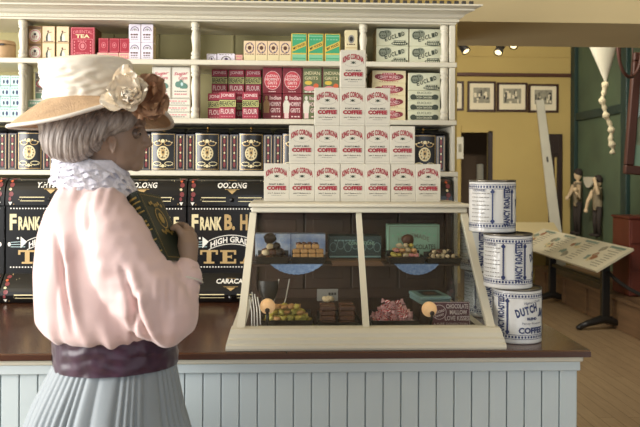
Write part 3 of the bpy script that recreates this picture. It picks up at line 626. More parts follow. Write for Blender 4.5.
def tea_bin(px, top, low, lb):
    x0 = ax(187, TY, 230)+bwid*(.5+round((px-232.5)/91)); w = bwid-.003
    root = empty('tea_bin', (x0, TY, zb+.0012), lb, 'bin', 'large black tea bins')
    m = MB(); m.box(-w/2, w/2, 0, .32, .0, ZF1, 'tin_black', .003)
    d = Deco(m, front(w)); h0 = ZF0; H = ZF1-ZF0
    n = 28
    for v in (h0+.045*H, h0+.955*H):
        for i in range(n): d_u = w*(.06+.88*i/(n-1)); d.k = 1; d.disc(d_u, v, .0028, .0028, 'white_print', 8)
    d.k = 2
    d.text('F', w*.085, h0+.745*H, w*.075, H*.25, 'gold_pale', bold=.04); d.text('RANK', w*.265, h0+.725*H, w*.245, H*.21, 'gold_pale', bold=.04)
    d.text('B.', w*.475, h0+.745*H, w*.12, H*.25, 'gold_print', bold=.04); d.text('H', w*.635, h0+.745*H, w*.085, H*.25, 'gold_print', bold=.04); d.text('ALE.', w*.82, h0+.725*H, w*.24, H*.21, 'gold_pale', bold=.04)
    vb = h0+.42*H   # curved HIGH GRADE ribbon with pointing arrows
    uv = []
    for i in range(13):
        q = i/6-1; uv.append((w*(.5+.26*q), vb+.07*H-.09*H*q*q+.06*H))
    lo = [(u, v-.15*H) for u, v in uv]
    d.put([p for ab in zip(uv, lo) for p in ab], [(2*i, 2*i+2, 2*i+3, 2*i+1) for i in range(12)], 'white_print')
    d.put([p for ab in zip([(u, v-.012*H) for u, v in uv], [(u, v+.012*H) for u, v in lo]) for p in ab], [(2*i, 2*i+2, 2*i+3, 2*i+1) for i in range(12)], 'tin_black')
    d.text('HIGH GRADE', w*.5, vb+.055*H, w*.48, H*.095, 'white_print', arc=.09*H, bold=.03)
    for sx in (-1, 1):
        for q in (.0, .035, .07): d.line(w*(.5+sx*.44), vb+H*(-.06+q), w*(.5+sx*.28), vb+H*(-.06+q*1.2), .002, 'aqua_paper')
        d.poly([(w*(.5+sx*.33), vb+.10*H), (w*(.5+sx*.26), vb+.02*H), (w*(.5+sx*.33), vb-.08*H)], 'white_print'); d.disc(w*(.5+sx*.36), vb+.075*H, .004, .004, 'white_print', 8); d.disc(w*(.5+sx*.455), vb-.02*H, .0055, .008, 'white_print', 8)
    # slab-serif TEA
    def slab(x, y, cw_, ch_, k):
        t = cw_*.26; s_ = ch_*.14; g = 'gold_print'; l = cw_*.12
        if k == 'T': d.rect(x, y+ch_-s_, x+cw_, y+ch_, g); d.rect(x, y+ch_*.66, x+l, y+ch_, g); d.rect(x+cw_-l, y+ch_*.66, x+cw_, y+ch_, g); d.rect(x+cw_/2-t/2, y, x+cw_/2+t/2, y+ch_, g); d.rect(x+cw_*.2, y, x+cw_*.8, y+s_, g)
        if k == 'E': d.rect(x, y, x+cw_*.9, y+s_, g); d.rect(x, y+ch_-s_, x+cw_*.9, y+ch_, g); d.rect(x+cw_*.14, y, x+cw_*.14+t, y+ch_, g); d.rect(x+cw_*.3, y+ch_/2-s_/2, x+cw_*.66, y+ch_/2+s_/2, g); d.rect(x+cw_*.9-l, y, x+cw_*.9, y+ch_*.34, g); d.rect(x+cw_*.9-l, y+ch_*.66, x+cw_*.9, y+ch_, g); d.rect(x+cw_*.6, y+ch_*.36, x+cw_*.66, y+ch_*.64, g)
        if k == 'A': d.poly([(x+cw_*.1, y), (x+cw_*.42, y+ch_), (x+cw_*.56, y+ch_), (x+cw_*.24, y)], g); d.poly([(x+cw_*.66, y), (x+cw_*.36, y+ch_), (x+cw_*.6, y+ch_), (x+cw_*.94, y)], g); d.rect(x+cw_*.25, y+ch_*.28, x+cw_*.75, y+ch_*.42, g); d.rect(x, y, x+cw_*.38, y+s_, g); d.rect(x+cw_*.58, y, x+cw_*1.02, y+s_, g)
    for i, k in enumerate('TEA'): slab(w*(.145+.225*i), h0+.10*H, w*.20, H*.21, k)
    m.build('body', root, origin=(0, 0, 0))
    def lidpart(nm, pr, word, back):
        m = MB(); full = pr+back
        m.prism(full, -w/2+.001, w/2-.001, 'tin_black', smooth=False)
        def fn(u, v, l):
            y, z, nn = interp(pr, v); return (u-w/2, y+nn.y*l, z+nn.z*l)
        d = Deco(m, fn); up = word is not None
        d.text(word, w*.5, .60 if nm == 'lid' else .68, w*.33, .19, 'white_print', bold=.03, shear=.1)
        for sx in (-1, 1):
            for q in (0, .03): d.line(w*(.5+sx*(.32+q)), .16, w*(.5+sx*(.32+q)), .8-q, .0016, 'gold_pale')
            d.rect(w*(.5+sx*.34)-.0015, .22, w*(.5+sx*.07), .245, 'gold_pale'); d.rect(w*(.5+sx*.33)-.0015, .12, w*(.5+sx*.07), .14, 'gold_pale')
            for q, (c, r_) in enumerate([('ornament_red', .05), ('orange_print', .03), ('ornament_red', .06), ('gold_pale', .022), ('ornament_red', .055), ('ornament_red', .04)]): d.disc(w*(.5+sx*.442)+.002*(-1)**q, .86-.135*q, .0085*(1 if q % 2 == 0 else .6), r_+.02, c, 7)
            d.poly([(w*(.5+sx*.442)-.007, .1), (w*(.5+sx*.442)+.007, .1), (w*(.5+sx*.442), .0)], 'white_print'); d.rect(w*(.5+sx*.405)-.001, .02, w*(.5+sx*.405)+.001, .98, 'gold_print')
            pass
        d.poly([(w*.45, .44), (w*.55, .44), (w*.5, .33)], 'gold_print'); d.rect(w*.42, .455, w*.58, .47, 'gold_print'); d.rect(w*.45, .76, w*.55, .77, 'gold_print')
        o = m.build(nm, root, origin=(0, 0, 0))
        y, z, nn = interp(pr, .17)
        k = MB(); k.lathe([(.007, 0), (.005, .004), (.009, .008), (.008, .013), (0, .016)], (0, 0, 0), 'tin_grey', 12, M4=Matrix.Translation((0, y, z)) @ nn.to_track_quat('Z', 'Y').to_matrix().to_4x4())
        k.build('knob', o, origin=(0, 0, 0))
    pr = lid_prof(); lidpart('lid', [(y, z+.0004) for y, z in pr], top, [(.315, ZTOP), (.315, ZF1+.0004)])
    lp_ = low_prof(); lidpart('lower_lid', lp_[::-1], low, [(-.0006, ZF0-.012), (-.0006, .001), (-.04, .001)])
for px, a, b, lb in ((-40, 'OOLONG', 'OOLONG', 'large black tea bin cut by the picture edge'), (51, 'Y.HYSON', 'OOLONG', 'large black tea bin with Y.HYSON lid behind the pink shoulder'),
                     (142, 'OOLONG', 'CARACAS', 'large black tea bin partly behind the held book and hand'), (232.5, 'OOLONG', 'CARACAS', 'large black tea bin with whole gilt lettering beside the display case'),
                     (323, 'OOLONG', 'CARACAS', 'large black tea bin mostly behind the glass display case'), (413.5, 'OOLONG', 'CARACAS', 'large black tea bin at the far end, its lid peeping past the cartons')): tea_bin(px, a, b, lb)
# ------------------------------------------------------------------ display case
M('case_wood', '#3f2718', .55, var=.35, vs=5, stretch=(5, 5, .6)); M('case_shelf_wood', '#7a5636', .45, var=.25, vs=5, stretch=(.6, 5, 5))
YB, YT = 2.005, 2.36            # glass front: bottom, top
G = CT+.0008
case = empty('display_case', (ax(366, 2.2), 2.2, G), 'cream slant-front glass display case on the dark countertop', 'display case')
zgb = az(327.5, YB, 366); zgt = az(212.5, YT, 360)
bl = at(235.5, 327, YB); br_ = at(496, 327, YB); tl = at(249.5, 212.5, YT); tr = at(468.5, 212.5, YT)
BK = 2.655
b0 = ax(225.5, 1.962, 352); b1 = ax(506.5, 1.962, 352)
m = MB()
hb = zgb-G
prof = [(BK, 0), (1.962, 0), (1.960, .006), (1.962, hb*.27), (1.967, hb*.31), (1.969, hb*.34), (1.970, hb*.52), (1.976, hb*.58), (1.978, hb*.62), (1.980, hb*.80), (1.986, hb*.9), (1.992, hb), (2.034, hb), (2.034, hb-.032), (BK, hb-.032)]
tap0 = (bl.x-.012)-b0; tap1 = (br_.x+.008)-b1
m.prism([(y, G+z) for y, z in prof], b0, b1, 'cream_paint', shrink0=lambda y, z: max(0, min(1, (z-G-.012)/(hb-.012)))*tap0, shrink1=lambda y, z: max(0, min(1, (z-G-.012)/(hb-.012)))*tap1)
m.build('base', case)
# top board: front edge moulding
m = MB(); ZT = CASE_TOP
t0 = ax(249, YT-.02, 205)-.001; t1 = ax(470.5, YT-.02, 205)
m.box(t0, t1, YT-.022, BK+.01, ZT-.012, ZT, 'cream_paint', .004, seg=2); m.box(t0+.008, t1-.008, YT-.012, BK, zgt+.0, ZT-.0125, 'cream_paint', .003)
m.build('top_board', case)
def slant(p, q, wp, wq, dep, mat='cream_paint', name='post'):
    """a bar in the slanted front from P (bottom) to Q (top)"""
    m = MB(); n = Vector((0, -(q.z-p.z), (q.y-p.y))).normalized()
    vs = []
    for c, w_ in ((p, wp), (q, wq)):
        for sx in (-1, 1):
            for k in (0, -dep): vs.append(c+Vector((sx*w_/2, 0, 0))+n*k)
    m.add(vs, [(0, 1, 3, 2), (4, 6, 7, 5), (0, 4, 5, 1), (2, 3, 7, 6), (0, 2, 6, 4), (1, 5, 7, 3)], mat)
    return m.build(name, case)
def cen(pb, pt): return at(pb, 327, YB+.004), at(pt, 212.7, YT+.001)
p, q = cen(240.8, 253.2); p.z = zgb+.0008; q.z = zgt-.0005; slant(p, q, .021, .021, .020, name='corner_post'); PL = (p, q)
p, q = cen(491.3, 464.2); p.z = zgb+.0008; q.z = zgt-.0005; slant(p, q, .021, .021, .020, name='corner_post'); PR = (p, q)
p, q = cen(366.4, 358.8); p.z = zgb+.0008; q.z = zgt-.0005; slant(p, q, .017, .017, .018, name='mullion'); PM = (p, q)
m = MB()
for x in (PL[1].x-.008, PR[1].x+.008): m.box(x-.009, x+.009, BK-.025, BK-.004, zgb+.001, zgt-.001, 'case_wood')
m.build('rear_post', case)
# panes
nrm = Vector((0, -(PL[1].z-PL[0].z), PL[1].y-PL[0].y)).normalized()
def pane(a0, a1, b0_, b1_):
    m = MB(); vs = []
    for k in (-.008, -.0115):
        for c in (a0+Vector((.0108, 0, 0)), b0_+Vector((-.0108, 0, 0)), b1_+Vector((-.0108, 0, 0)), a1+Vector((.0108, 0, 0))): vs.append(c+nrm*k)
    m.add(vs, [(0, 1, 2, 3), (7, 6, 5, 4), (0, 4, 5, 1), (1, 5, 6, 2), (2, 6, 7, 3), (3, 7, 4, 0)], 'clear_glass'); m.build('front_pane', case)
pane(*PL, *PM); pane(*PM, *PR)
for x0_, x1_, sx in ((PL[0].x, PL[1].x, -1), (PR[0].x, PR[1].x, 1)):
    m = MB(); xa = x0_+sx*.004; xb = x1_+sx*.004
    v = [(xa, YB+.026, zgb+.001), (xa, BK-.03, zgb+.001), (xb, BK-.03, zgt-.001), (xb, YT+.012, zgt-.001)]
    m.add([Vector(p) for p in v]+[Vector(p)+Vector((sx*.003, 0, 0)) for p in v], [(0, 1, 2, 3), (7, 6, 5, 4), (0, 4, 5, 1), (1, 5, 6, 2), (2, 6, 7, 3), (3, 7, 4, 0)], 'clear_glass'); m.build('side_pane', case)
m = MB(); xl, xr = PL[1].x+.002, PR[1].x-.002
m.box(xl-.02, xr+.02, BK-.003, BK-.0005, zgb-.031, zgt-.001, 'case_wood')
nn_ = 4
for i in range(nn_):
    xa = xl+(xr-xl)*i/nn_; xb = xl+(xr-xl)*(i+1)/nn_
    m.box(xa+.003, xb-.003, BK-.012, BK-.0035, zgb+.006, zgt-.004, 'case_wood', .002); m.box(xa+.03, xb-.03, BK-.0135, BK-.0115, zgb+.04, zgt-.04, 'case_wood', .001)
m.build('rear_door', case)
CF = zgb-.026
m = MB(); m.box(PL[0].x+.004, PR[0].x-.004, YB+.031, BK-.016, zgb-.0312, CF, 'case_wood'); m.build('floor_board', case)
SY = 2.275; SZ = az(264.5, SY, 340)
tt = (SZ-zgb)/(zgt-zgb); xsl = PL[0].x+(PL[1].x-PL[0].x)*tt+.022; xsr = PR[0].x+(PR[1].x-PR[0].x)*tt-.022
m = MB(); m.box(xsl, xsr, SY+.10, BK-.016, SZ-.018, SZ, 'case_shelf_wood', .002); m.build('middle_shelf', case)
m = MB()
for a, b in ((252, 332), (384, 458)): m.box(ax(a, SY+.03, 264), ax(b, SY+.03, 264), SY+.004, SY+.0995, SZ-.006, SZ, 'case_wood', .001)
m.build('shelf_bracket', case)
# ------------------------------------------------------------------ things on the shelf inside
M('tray_black', '#1d1815', .35); M('choc_dark', '#2a170f', .4, var=.3, vs=60); M('choc_milk', '#5b3522', .42, var=.2, vs=60); M('biscuit', '#b68a55', .7, var=.25, vs=90, bump=.2, bs=300); M('nut_cream', '#d9c29a', .6, var=.2, vs=70)
M('candy_yellow', '#c4b252', .4, var=.2, vs=50); M('candy_green', '#a8a048', .4, var=.2, vs=50); M('candy_pink', '#d98f8a', .4, var=.2, vs=50); M('candy_peach', '#cf9c62', .45, var=.15, vs=50)
M('doily_blue', '#8fa6c8', .8, var=.35, vs=160, hx2='#5f7fb0'); M('candy_red', '#b51f30', .25, coat=.5); M('candy_white', '#ece3dc', .25, coat=.5); M('box_mint', '#8fb39a', .55, var=.06, vs=20); M('box_teal_dark', '#2b3f3f', .5, var=.2, vs=40)
M('box_aqua', '#7f9f9c', .5, var=.08, vs=20); M('sign_maroon', '#5d2633', .5, var=.1, vs=20); M('sign_print', '#dcc8c4', .5); M('china_white', '#d8d6d0', .2, coat=.5); M('bulb_peach', '#f0c08a', .35, emit=.35); M('china_blue', '#3d5a86', .3, coat=.4)
M('pattern_white', '#aeb3bb', .6, var=.3, vs=25, hx2='#6e7fa3')
def doily(pxa, pxb, pyb, lb):
    """round paper doily: it lies under the trays and its front half hangs over the shelf edge"""
    xa, xb = ax(pxa, SY, 264), ax(pxb, SY, 264); drop = SZ-az(pyb, SY, 320); c = (xa+xb)/2; hw = (xb-xa)/2
    R = (hw*hw+drop*drop)/(2*drop)
    m = MB(); n = 22
    top = []; bot = []
    for i in range(n+1):
        x = -hw+2*hw*i/n; dz = math.sqrt(max(0, R*R-x*x))-(R-drop)
        sc = .0015*(1 if i % 2 else 0); top.append((c+x, SY-.002, SZ+.0008)); bot.append((c+x, SY-.0045, SZ-max(dz-sc, 0)-.0002))
    m.add(top+bot, [(i, i+1, n+2+i, n+1+i) for i in range(n)], 'doily_blue')
    m.add([Vector(p)+Vector((0, .0009, 0)) for p in top+bot], [(n+1+i, n+2+i, i+1, i) for i in range(n)], 'doily_blue')
    m.add([(p[0], SY-.002+y, SZ+.0008) for y in (0, .09) for p in top], [(i, i+1, n+2+i, n+1+i) for i in range(n)], 'doily_blue')
    return tag(m.build('paper_doily', origin=(c, SY, SZ)), lb, 'doily', 'blue paper doilies under the trays')
doily(270.5, 322.5, 274.5, 'blue speckled half-round paper doily under the truffles and biscuits')
doily(394.5, 438.5, 275, 'blue speckled half-round paper doily under the pastel sweets')
SZT = SZ+.0022
def tray(pxa, pxb, Y0, dep, lb, grp, h=.020, z=None, col='tray_black'):
    z = SZT if z is None else z
    a, b = ax(pxa, Y0, 255), ax(pxb, Y0, 255)
    m = MB(); t = .0022; o = .006
    m.box(a, b, Y0, Y0+dep, z, z+.002, col)
    m.add([(a, Y0, z), (b, Y0, z), (b+o, Y0-o*.6, z+h), (a-o, Y0-o*.6, z+h), (a, Y0+t, z), (b, Y0+t, z), (b+o, Y0+t-o*.6, z+h), (a-o, Y0+t-o*.6, z+h)], [(0, 1, 2, 3), (7, 6, 5, 4), (3, 2, 6, 7)], col)
    for s_, x in ((-1, a), (1, b)):
        m.add([(x, Y0, z), (x, Y0+dep, z), (x+s_*o, Y0+dep, z+h), (x+s_*o, Y0-o*.6, z+h), (x-s_*t, Y0, z), (x-s_*t, Y0+dep, z), (x+s_*(o-t), Y0+dep, z+h), (x+s_*(o-t), Y0-o*.6, z+h)], [(0, 1, 2, 3), (7, 6, 5, 4), (2, 3, 7, 6)], col)
    m.box(a, b, Y0+dep-.002, Y0+dep, z, z+h+.012, col)
    tag(m.build('sweet_tray', origin=((a+b)/2, Y0+dep/2, z)), lb, 'tray', grp)
    return a, b, Y0, Y0+dep, z+.0022
GT = 'dark trays of sweets inside the case'
TA = tray(257, 288.5, SY+.003, .085, 'dark tray of chocolate truffles at the shelf end by the left glass', GT)
TB = tray(292, 324.5, SY+.003, .085, 'dark tray of oblong biscuits on the case shelf', GT)
TC = tray(390, 424, SY+.003, .085, 'dark tray heaped with pastel sweets before the mint box', GT)
TD = tray(428.5, 460, SY+.003, .085, 'dark tray of nut chocolates on the case shelf', GT, h=.016)
def lump(mat, r, k, sq=(1, 1, .8), nz=.25):
    m = MB(); sd = Vector((k*3.1, k*1.7, k*.9))
    def fn(u, v):
        a = 2*PI*u; b = max(min(PI*(v-.5), PI/2-1e-3), -PI/2+1e-3); p = Vector((math.cos(a)*math.cos(b), math.sin(a)*math.cos(b), math.sin(b)))
        q = r*(1+nz*noise.noise(p*1.6+sd)); return Vector((p.x*q*sq[0], p.y*q*sq[1], p.z*q*sq[2]+r*sq[2]))
    m.grid(fn, 12, 7, mat, True, cu=True); return m.mesh('lump')
def heap(name, meshes, region, z, rows, cols, layers, step, lab, cat, grp, jit=.15):
    """loose pile: stacked, shrinking, slightly shuffled layers"""
    a, b, y0, y1 = region; n = 0
    for l in range(layers):
        s_ = l*.5
        for i in range(cols-l):
            for j in range(rows-l):
                x = a+(b-a)*(i+.5+s_)/cols+rnd.uniform(-jit, jit)*(b-a)/cols; y = y0+(y1-y0)*(j+.5+s_)/rows+rnd.uniform(-jit, jit)*(y1-y0)/rows
                k = rnd.randrange(len(meshes)); lb = lab[k] if isinstance(lab, list) else lab; g = grp[k] if isinstance(grp, list) else grp
                o = put(name, meshes[k], (x, y, z+l*step), lb, cat, g, rnd.uniform(0, 6.28)); n += 1
                if name == 'striped_mint': o.rotation_euler = (rnd.uniform(-1, 1), rnd.uniform(-.6, .6), rnd.uniform(-1.3, 1.3)); o.location.z += rnd.uniform(0, .006)
    return n
tr_m = [lump('choc_dark', .0135, 1), lump('choc_milk', .0135, 2), lump('nut_cream', .0125, 3)]
heap('chocolate_truffle', tr_m, (TA[0]+.003, TA[1]-.003, TA[2]+.006, TA[3]-.006), TA[4], 3, 4, 3, .0185, ['dark chocolate truffle in the heap by the left glass', 'milk chocolate truffle in the heap by the left glass', 'cream nut truffle in the heap by the left glass'], 'truffle', ['dark truffles in the heap', 'milk truffles in the heap', 'cream truffles in the heap'])
m = MB(); m.box(-.0115, .0115, -.008, .008, 0, .0135, 'biscuit', .004, seg=2); bis = m.mesh('biscuit')
for r in range(4):
    n = 4 - (1 if r == 3 else 0)
    for i in range(n):
        lb = 'oblong golden biscuit, %s from left in row %d from the bottom of the stack' % (ORD[i], r+1)
        put('biscuit', bis, (TB[0]+.0135+i*.0238+(.011 if r == 3 else (r % 2)*.0006), TB[2]+.014, TB[4]+r*.0140), lb, 'biscuit', 'oblong biscuits stacked in the tray')
nm_ = [lump('choc_milk', .008, 5, (1.3, .9, .8), .4)]
heap('nut_cluster', nm_, (TB[0]+.008, TB[1]-.01, TB[2]+.03, TB[3]-.008), TB[4]+.026, 2, 5, 2, .020, 'brown nut cluster piled behind the oblong biscuits', 'sweet', 'nut clusters behind the biscuits')
ps = [lump('candy_yellow', .009, 6, (1.25, .8, .7), .4), lump('candy_pink', .009, 7, (1.2, .8, .7), .4), lump('candy_peach', .009, 8, (1.2, .9, .7), .4), lump('nut_cream', .009, 9, (1.2, .9, .7), .4)]
heap('fondant_sweet', ps, (TC[0]+.002, TC[1]-.002, TC[2]+.004, TC[3]-.006), TC[4], 4, 6, 4, .0145, ['yellow fondant sweet in the pastel heap', 'pink fondant sweet in the pastel heap', 'peach fondant sweet in the pastel heap', 'cream fondant sweet in the pastel heap'], 'sweet', ['yellow fondants in the heap', 'pink fondants in the heap', 'peach fondants in the heap', 'cream fondants in the heap'])
big = lump('choc_milk', .017, 11, (1.3, .9, 1.1), .2)
put('chocolate_cake', big, (ax(408, SY+.07, 240), SY+.072, TC[4]+.045), 'large brown lump topping the pastel sweets before the mint box', 'sweet', None, .4)
ds = [lump('choc_dark', .008, 12, (1.4, .9, .8), .4), lump('nut_cream', .007, 13, (1.1, .9, .9), .4), lump('choc_milk', .008, 14, (1.3, .8, .8), .4)]
heap('nut_chocolate', ds, (TD[0]+.002, TD[1]-.002, TD[2]+.004, TD[3]-.006), TD[4], 4, 6, 3, .012, ['dark nut chocolate in the tray by the right glass', 'white nut in the tray by the right glass', 'brown nut chocolate in the tray by the right glass'], 'sweet', ['dark nut chocolates', 'white nuts', 'brown nut chocolates'])
put('large_truffle', lump('choc_dark', .017, 31, (1.2, .9, 1), .2), (ax(270, SY+.05, 240), SY+.048, TA[4]+.054), 'large dark truffle crowning the heap by the left glass', 'truffle')
def px_box(name, pa, pb, pt, Y, d, z, col, deco, lb, cat, bev=.0012):
    w = (pb-pa)*Y/F; h = az(pt, Y, (pa+pb)/2)-z; m = MB(); m.box(-w/2, w/2, 0, d, 0, h, col, bev)
    if deco: deco(Deco(m, front(w)), w, h)
    return put(name, m.mesh(name), (ax((pa+pb)/2, Y, pt), Y, z), lb, cat)
def d_pat(d, w, h):
    for i in range(9): d.ring(w*(.06+.11*i), h*(.6+.15*(i % 2)), .008, .008, .0015, 'doily_blue', n=8)
    for q in (.16, .28, .5): d.rect(w*q, 0, w*q+.002, h, 'print_navy')
px_box('gift_box', 255.5, 325.5, 234, 2.40, .05, SZ+.0004, 'pattern_white', d_pat, 'white and blue patterned box behind the truffle and biscuit trays', 'box')
def d_teal(d, w, h):
    for i in range(7): d.ring(w*(.08+.14*i), h*(.5+.12*(i % 2)), w*.07, h*.22, .0016, 'box_aqua', n=10)
    d.text('CONFECTIONS', w*.62, h*.68, w*.5, h*.16, 'box_mint'); d.scribble(w*.1, w*.5, h*.8, h*.06, 'box_aqua', 6); d.rect(.01*w, .05*h, .99*w, .12*h, 'box_aqua')
px_box('chocolate_box', 329, 381.5, 236, 2.43, .09, SZ+.0004, 'box_teal_dark', d_teal, 'dark teal ornate box behind the centre mullion on the shelf', 'box')
def d_mint(d, w, h):
    d.frame(.03*w, .05*h, .97*w, .95*h, .0015, 'ink_soft'); d.text('HOMEMADE', w*.5, h*.68, w*.6, h*.13, 'ink_soft', arc=h*.12); d.text('CHOCOLATES', w*.62, h*.36, w*.6, h*.14, 'euclid_ink')
    for q in range(9): d.disc(w*(.1+.1*q), h*(.84-.04*abs(q-4)), .004, .003, 'green_pale', 8)
px_box('mint_box', 387.5, 440, 224.5, 2.405, .05, SZ+.0004, 'box_mint', d_mint, 'mint green chocolate box standing behind the pastel sweets', 'box')
# ------------------------------------------------------------------ things on the case floor
FZ = CF+.0006
Y1 = 2.125
TE = tray(263, 312, Y1, .10, 'dark tray of yellow green sweets on the case floor', GT, h=.022, z=FZ)
ys = [lump('candy_yellow', .0105, 21, (1.4, .9, .75), .7), lump('candy_green', .0105, 22, (1.3, .8, .75), .8), lump('candy_peach', .0105, 23, (1.3, .9, .6), .7), lump('candy_yellow', .0105, 25, (1.1, 1.1, .7), .9)]
heap('fruit_jelly', ys, (TE[0]+.002, TE[1]-.002, TE[2]+.004, TE[3]-.004), TE[4], 5, 7, 4, .0145, ['yellow fruit jelly in the heap on the case floor', 'green fruit jelly in the heap on the case floor', 'peach fruit jelly in the heap on the case floor', 'yellow fruit jelly in the heap on the case floor'], 'sweet', ['yellow jellies on the case floor', 'green jellies on the case floor', 'peach jellies on the case floor', 'yellow jellies on the case floor'])
TF = tray(319, 360, Y1, .12, 'dark tray of broken chocolate near the centre mullion', GT, h=.016, z=FZ)
m = MB(); m.box(-.022, .022, -.015, .015, 0, .0138, 'choc_milk', .003); cb = m.mesh('chocolate_slab')
pos = ['at the front by the yellow sweets', 'at the front by the mullion', 'behind on the yellow side', 'behind on the mullion side']
for i in range(2):
    for j in range(2):
        for l in range(4):
            put('chocolate_slab', cb, (TF[0]+.028+i*.055, TF[2]+.028+j*.05, TF[4]+l*.0144), '%s brown chocolate slab %s of the tray' % (['lowest', 'second', 'third', 'top'][l], pos[j*2+i]), 'chocolate', 'brown chocolate slabs', rnd.uniform(-.2, .2))
m = MB()
for k in range(9):
    a = k*2*PI/8; r_ = .011 if k < 8 else 0
    m.ball((r_*math.cos(a), r_*.6*math.sin(a), .008+(.004 if k == 8 else 0)+.002*math.sin(k*2)), (.0075, .006, .007), 'nut_cream', 8)
ro = m.mesh('rosette'); put('sugar_rosette', ro, (ax(328, Y1+.085, 293), TF[2]+.078, TF[4]+4*.0144+.0005), 'white sugar rosette on top of the brown chocolate slabs', 'sweet')
def d_card(d, w, h): d.scribble(w*.55, w*.95, h*.6, h*.2, 'print_black', 3)
px_box('price_card', 317, 338, 289, TF[2]+.093, .0015, TF[4]+4*.0144+.0004, 'print_grey', d_card, 'small grey card standing behind the chocolate slabs', 'card', bev=0)
# wrapped striped mints
M('candy_pinkish', '#d6a5a4', .3)
m = MB()
def mint_fn(u, v):
    a = 2*PI*u; t = v*2-1; r_ = .0062*math.sqrt(max(0, 1-(t*.99)**4)); return Vector((t*.0095, r_*math.cos(a), r_*math.sin(a)+.0062))
ns = 12; vs = [mint_fn(i/ns, j/6) for i in range(ns) for j in range(7)]
for i in range(ns):
    fs = [(j, j+1) for j in range(6)]
    for j in range(6):
        m.add([vs[i*7+j], vs[((i+1) % ns)*7+j], vs[((i+1) % ns)*7+j+1], vs[i*7+j+1]], [(0, 1, 2, 3)], 'candy_red' if (i+j) % 3 < 2 else 'candy_white', True)
for sx in (-1, 1):
    m.grid(lambda u, v: Vector((sx*(.0085+.0085*v), (.0012+.0058*v)*math.cos(2*PI*u)*(1+.3*math.cos(8*PI*u)), .0062+(.0012+.0058*v)*math.sin(2*PI*u)*(1+.3*math.cos(8*PI*u)))), 16, 2, 'candy_pinkish', False, cu=True)
mint = m.mesh('mint')
TG = tray(373, 418, Y1, .10, 'dark tray heaped with red striped mints beside the mullion', GT, h=.02, z=FZ)
heap('striped_mint', [mint], (TG[0]+.006, TG[1]-.006, TG[2]+.014, TG[3]-.012), TG[4]+.003, 5, 6, 5, .0125, 'red and white striped wrapped mint in the heap', 'sweet', 'red and white striped mints', jit=.3)
# aqua box lying with a picture on its lid
m = MB(); Yb = 2.17; xa, xb = ax(420, Yb, 300), ax(450, Yb, 300); zr = az(304.5, Yb, 436)
hh = az(297, Yb, 430)-zr
r_ = MB(); r_.box(xa-.002, xb+.006, Yb, Yb+.12, FZ, zr-.0005, 'case_wood', .002); tag(r_.build('riser', origin=((xa+xb)/2, Yb+.06, FZ)), 'dark wooden riser block under the aqua candy box', 'riser')
m.box(-.045, .045, 0, .12, 0, hh-.010, 'box_aqua', .002); o = MB(); o.box(-.047, .047, -.002, .122, hh-.0095, hh, 'box_aqua', .002)
d = Deco(o, lambda u, v, l: (u-.047, v, hh+l)); d.frame(.008, .008, .086, .112, .002, 'box_mint'); d.rect(.018, .02, .076, .1, 'box_teal_dark'); d.disc(.047, .06, .02, .025, 'choc_milk', 12)
t = empty('candy_box', (ax(436, Yb, 300), Yb+.003, zr), 'aqua candy box with picture lid between mints and maroon sign', 'box'); t.rotation_euler = (0, 0, .12)
m.local('body', t); o.local('lid', t)
# maroon sign leaning back a little
Ys = 2.13; w = (470.5-430.5)*Ys/F; h = .070
m = MB(); m.box(-w/2, w/2, 0, .004, 0, h, 'sign_maroon', .0008); d = Deco(m, front(w))
d.frame(.01*w, .015*h, .99*w, .985*h, .0012, 'sign_print'); d.ring(w*.22, h*.58, h*.30, h*.30, .0016, 'sign_print'); d.text('Kisses', w*.22, h*.62, h*.46, h*.14, 'sign_print', rot=.3, shear=.3); d.text('Sweet', w*.22, h*.46, h*.4, h*.12, 'sign_print', rot=.3, shear=.3)
d.text('CHOCOLATE', w*.68, h*.82, w*.56, h*.19, 'sign_print', bold=.03); d.text('MALLOW', w*.71, h*.58, w*.44, h*.19, 'sign_print', bold=.03); d.text('LOVE KISSES', w*.67, h*.34, w*.62, h*.19, 'sign_print', bold=.02); d.text('A PURE CONFECTION', w*.5, h*.11, w*.86, h*.09, 'sign_print')
s_ = put('candy_sign', m.mesh('candy_sign'), (ax(450.5, Ys, 312), Ys, FZ+.001), 'maroon sign lettered CHOCOLATE MALLOW LOVE KISSES on the case floor', 'sign', rotz=-.03); s_.rotation_euler = (-.14, 0, -.03)
m = MB(); m.lathe([(.0, 0), (.018, 0), (.030, .004), (.034, .0065), (.032, .0068), (.018, .0025), (0, .002)], (0, 0, 0), 'china_white', 24, cap=False); put('glass_dish', m.mesh('dish'), (ax(413.5, 2.10, 320), 2.10, FZ), 'small white dish in front of the striped mints', 'dish')
# two small globe bulbs in dark sockets
for px, py, sx, lb in ((267.5, 306.5, 0, 'peach globe bulb in dark socket before the yellow green sweets'), (429.5, 309.5, .3, 'peach globe bulb in dark socket before the maroon sign')):
    Yk = 2.106; c = at(px, py, Yk); R_ = 7.8*Yk/F
    t = empty('globe_bulb', (c.x, Yk, FZ), lb, 'bulb', 'peach globe bulbs')
    m = MB(); m.ball((0, .004, c.z-FZ), R_, 'bulb_peach', 20); m.local('globe', t)
    m = MB(); m.lathe([(.014, 0), (.014, .004), (.004, .007), (.004, c.z-FZ-R_*.95)], (.001, -.0, 0), 'tray_black', 12); m.ball((.0+sx*.015, -.017, c.z-FZ-.008), (.007, .006, .007), 'choc_dark', 10); m.tube([(.001, -.001, .004), (sx*.008, -.016, (c.z-FZ)*.45), (sx*.015, -.018, c.z-FZ-.008)], .0042, 'tray_black', 8); m.local('socket', t)
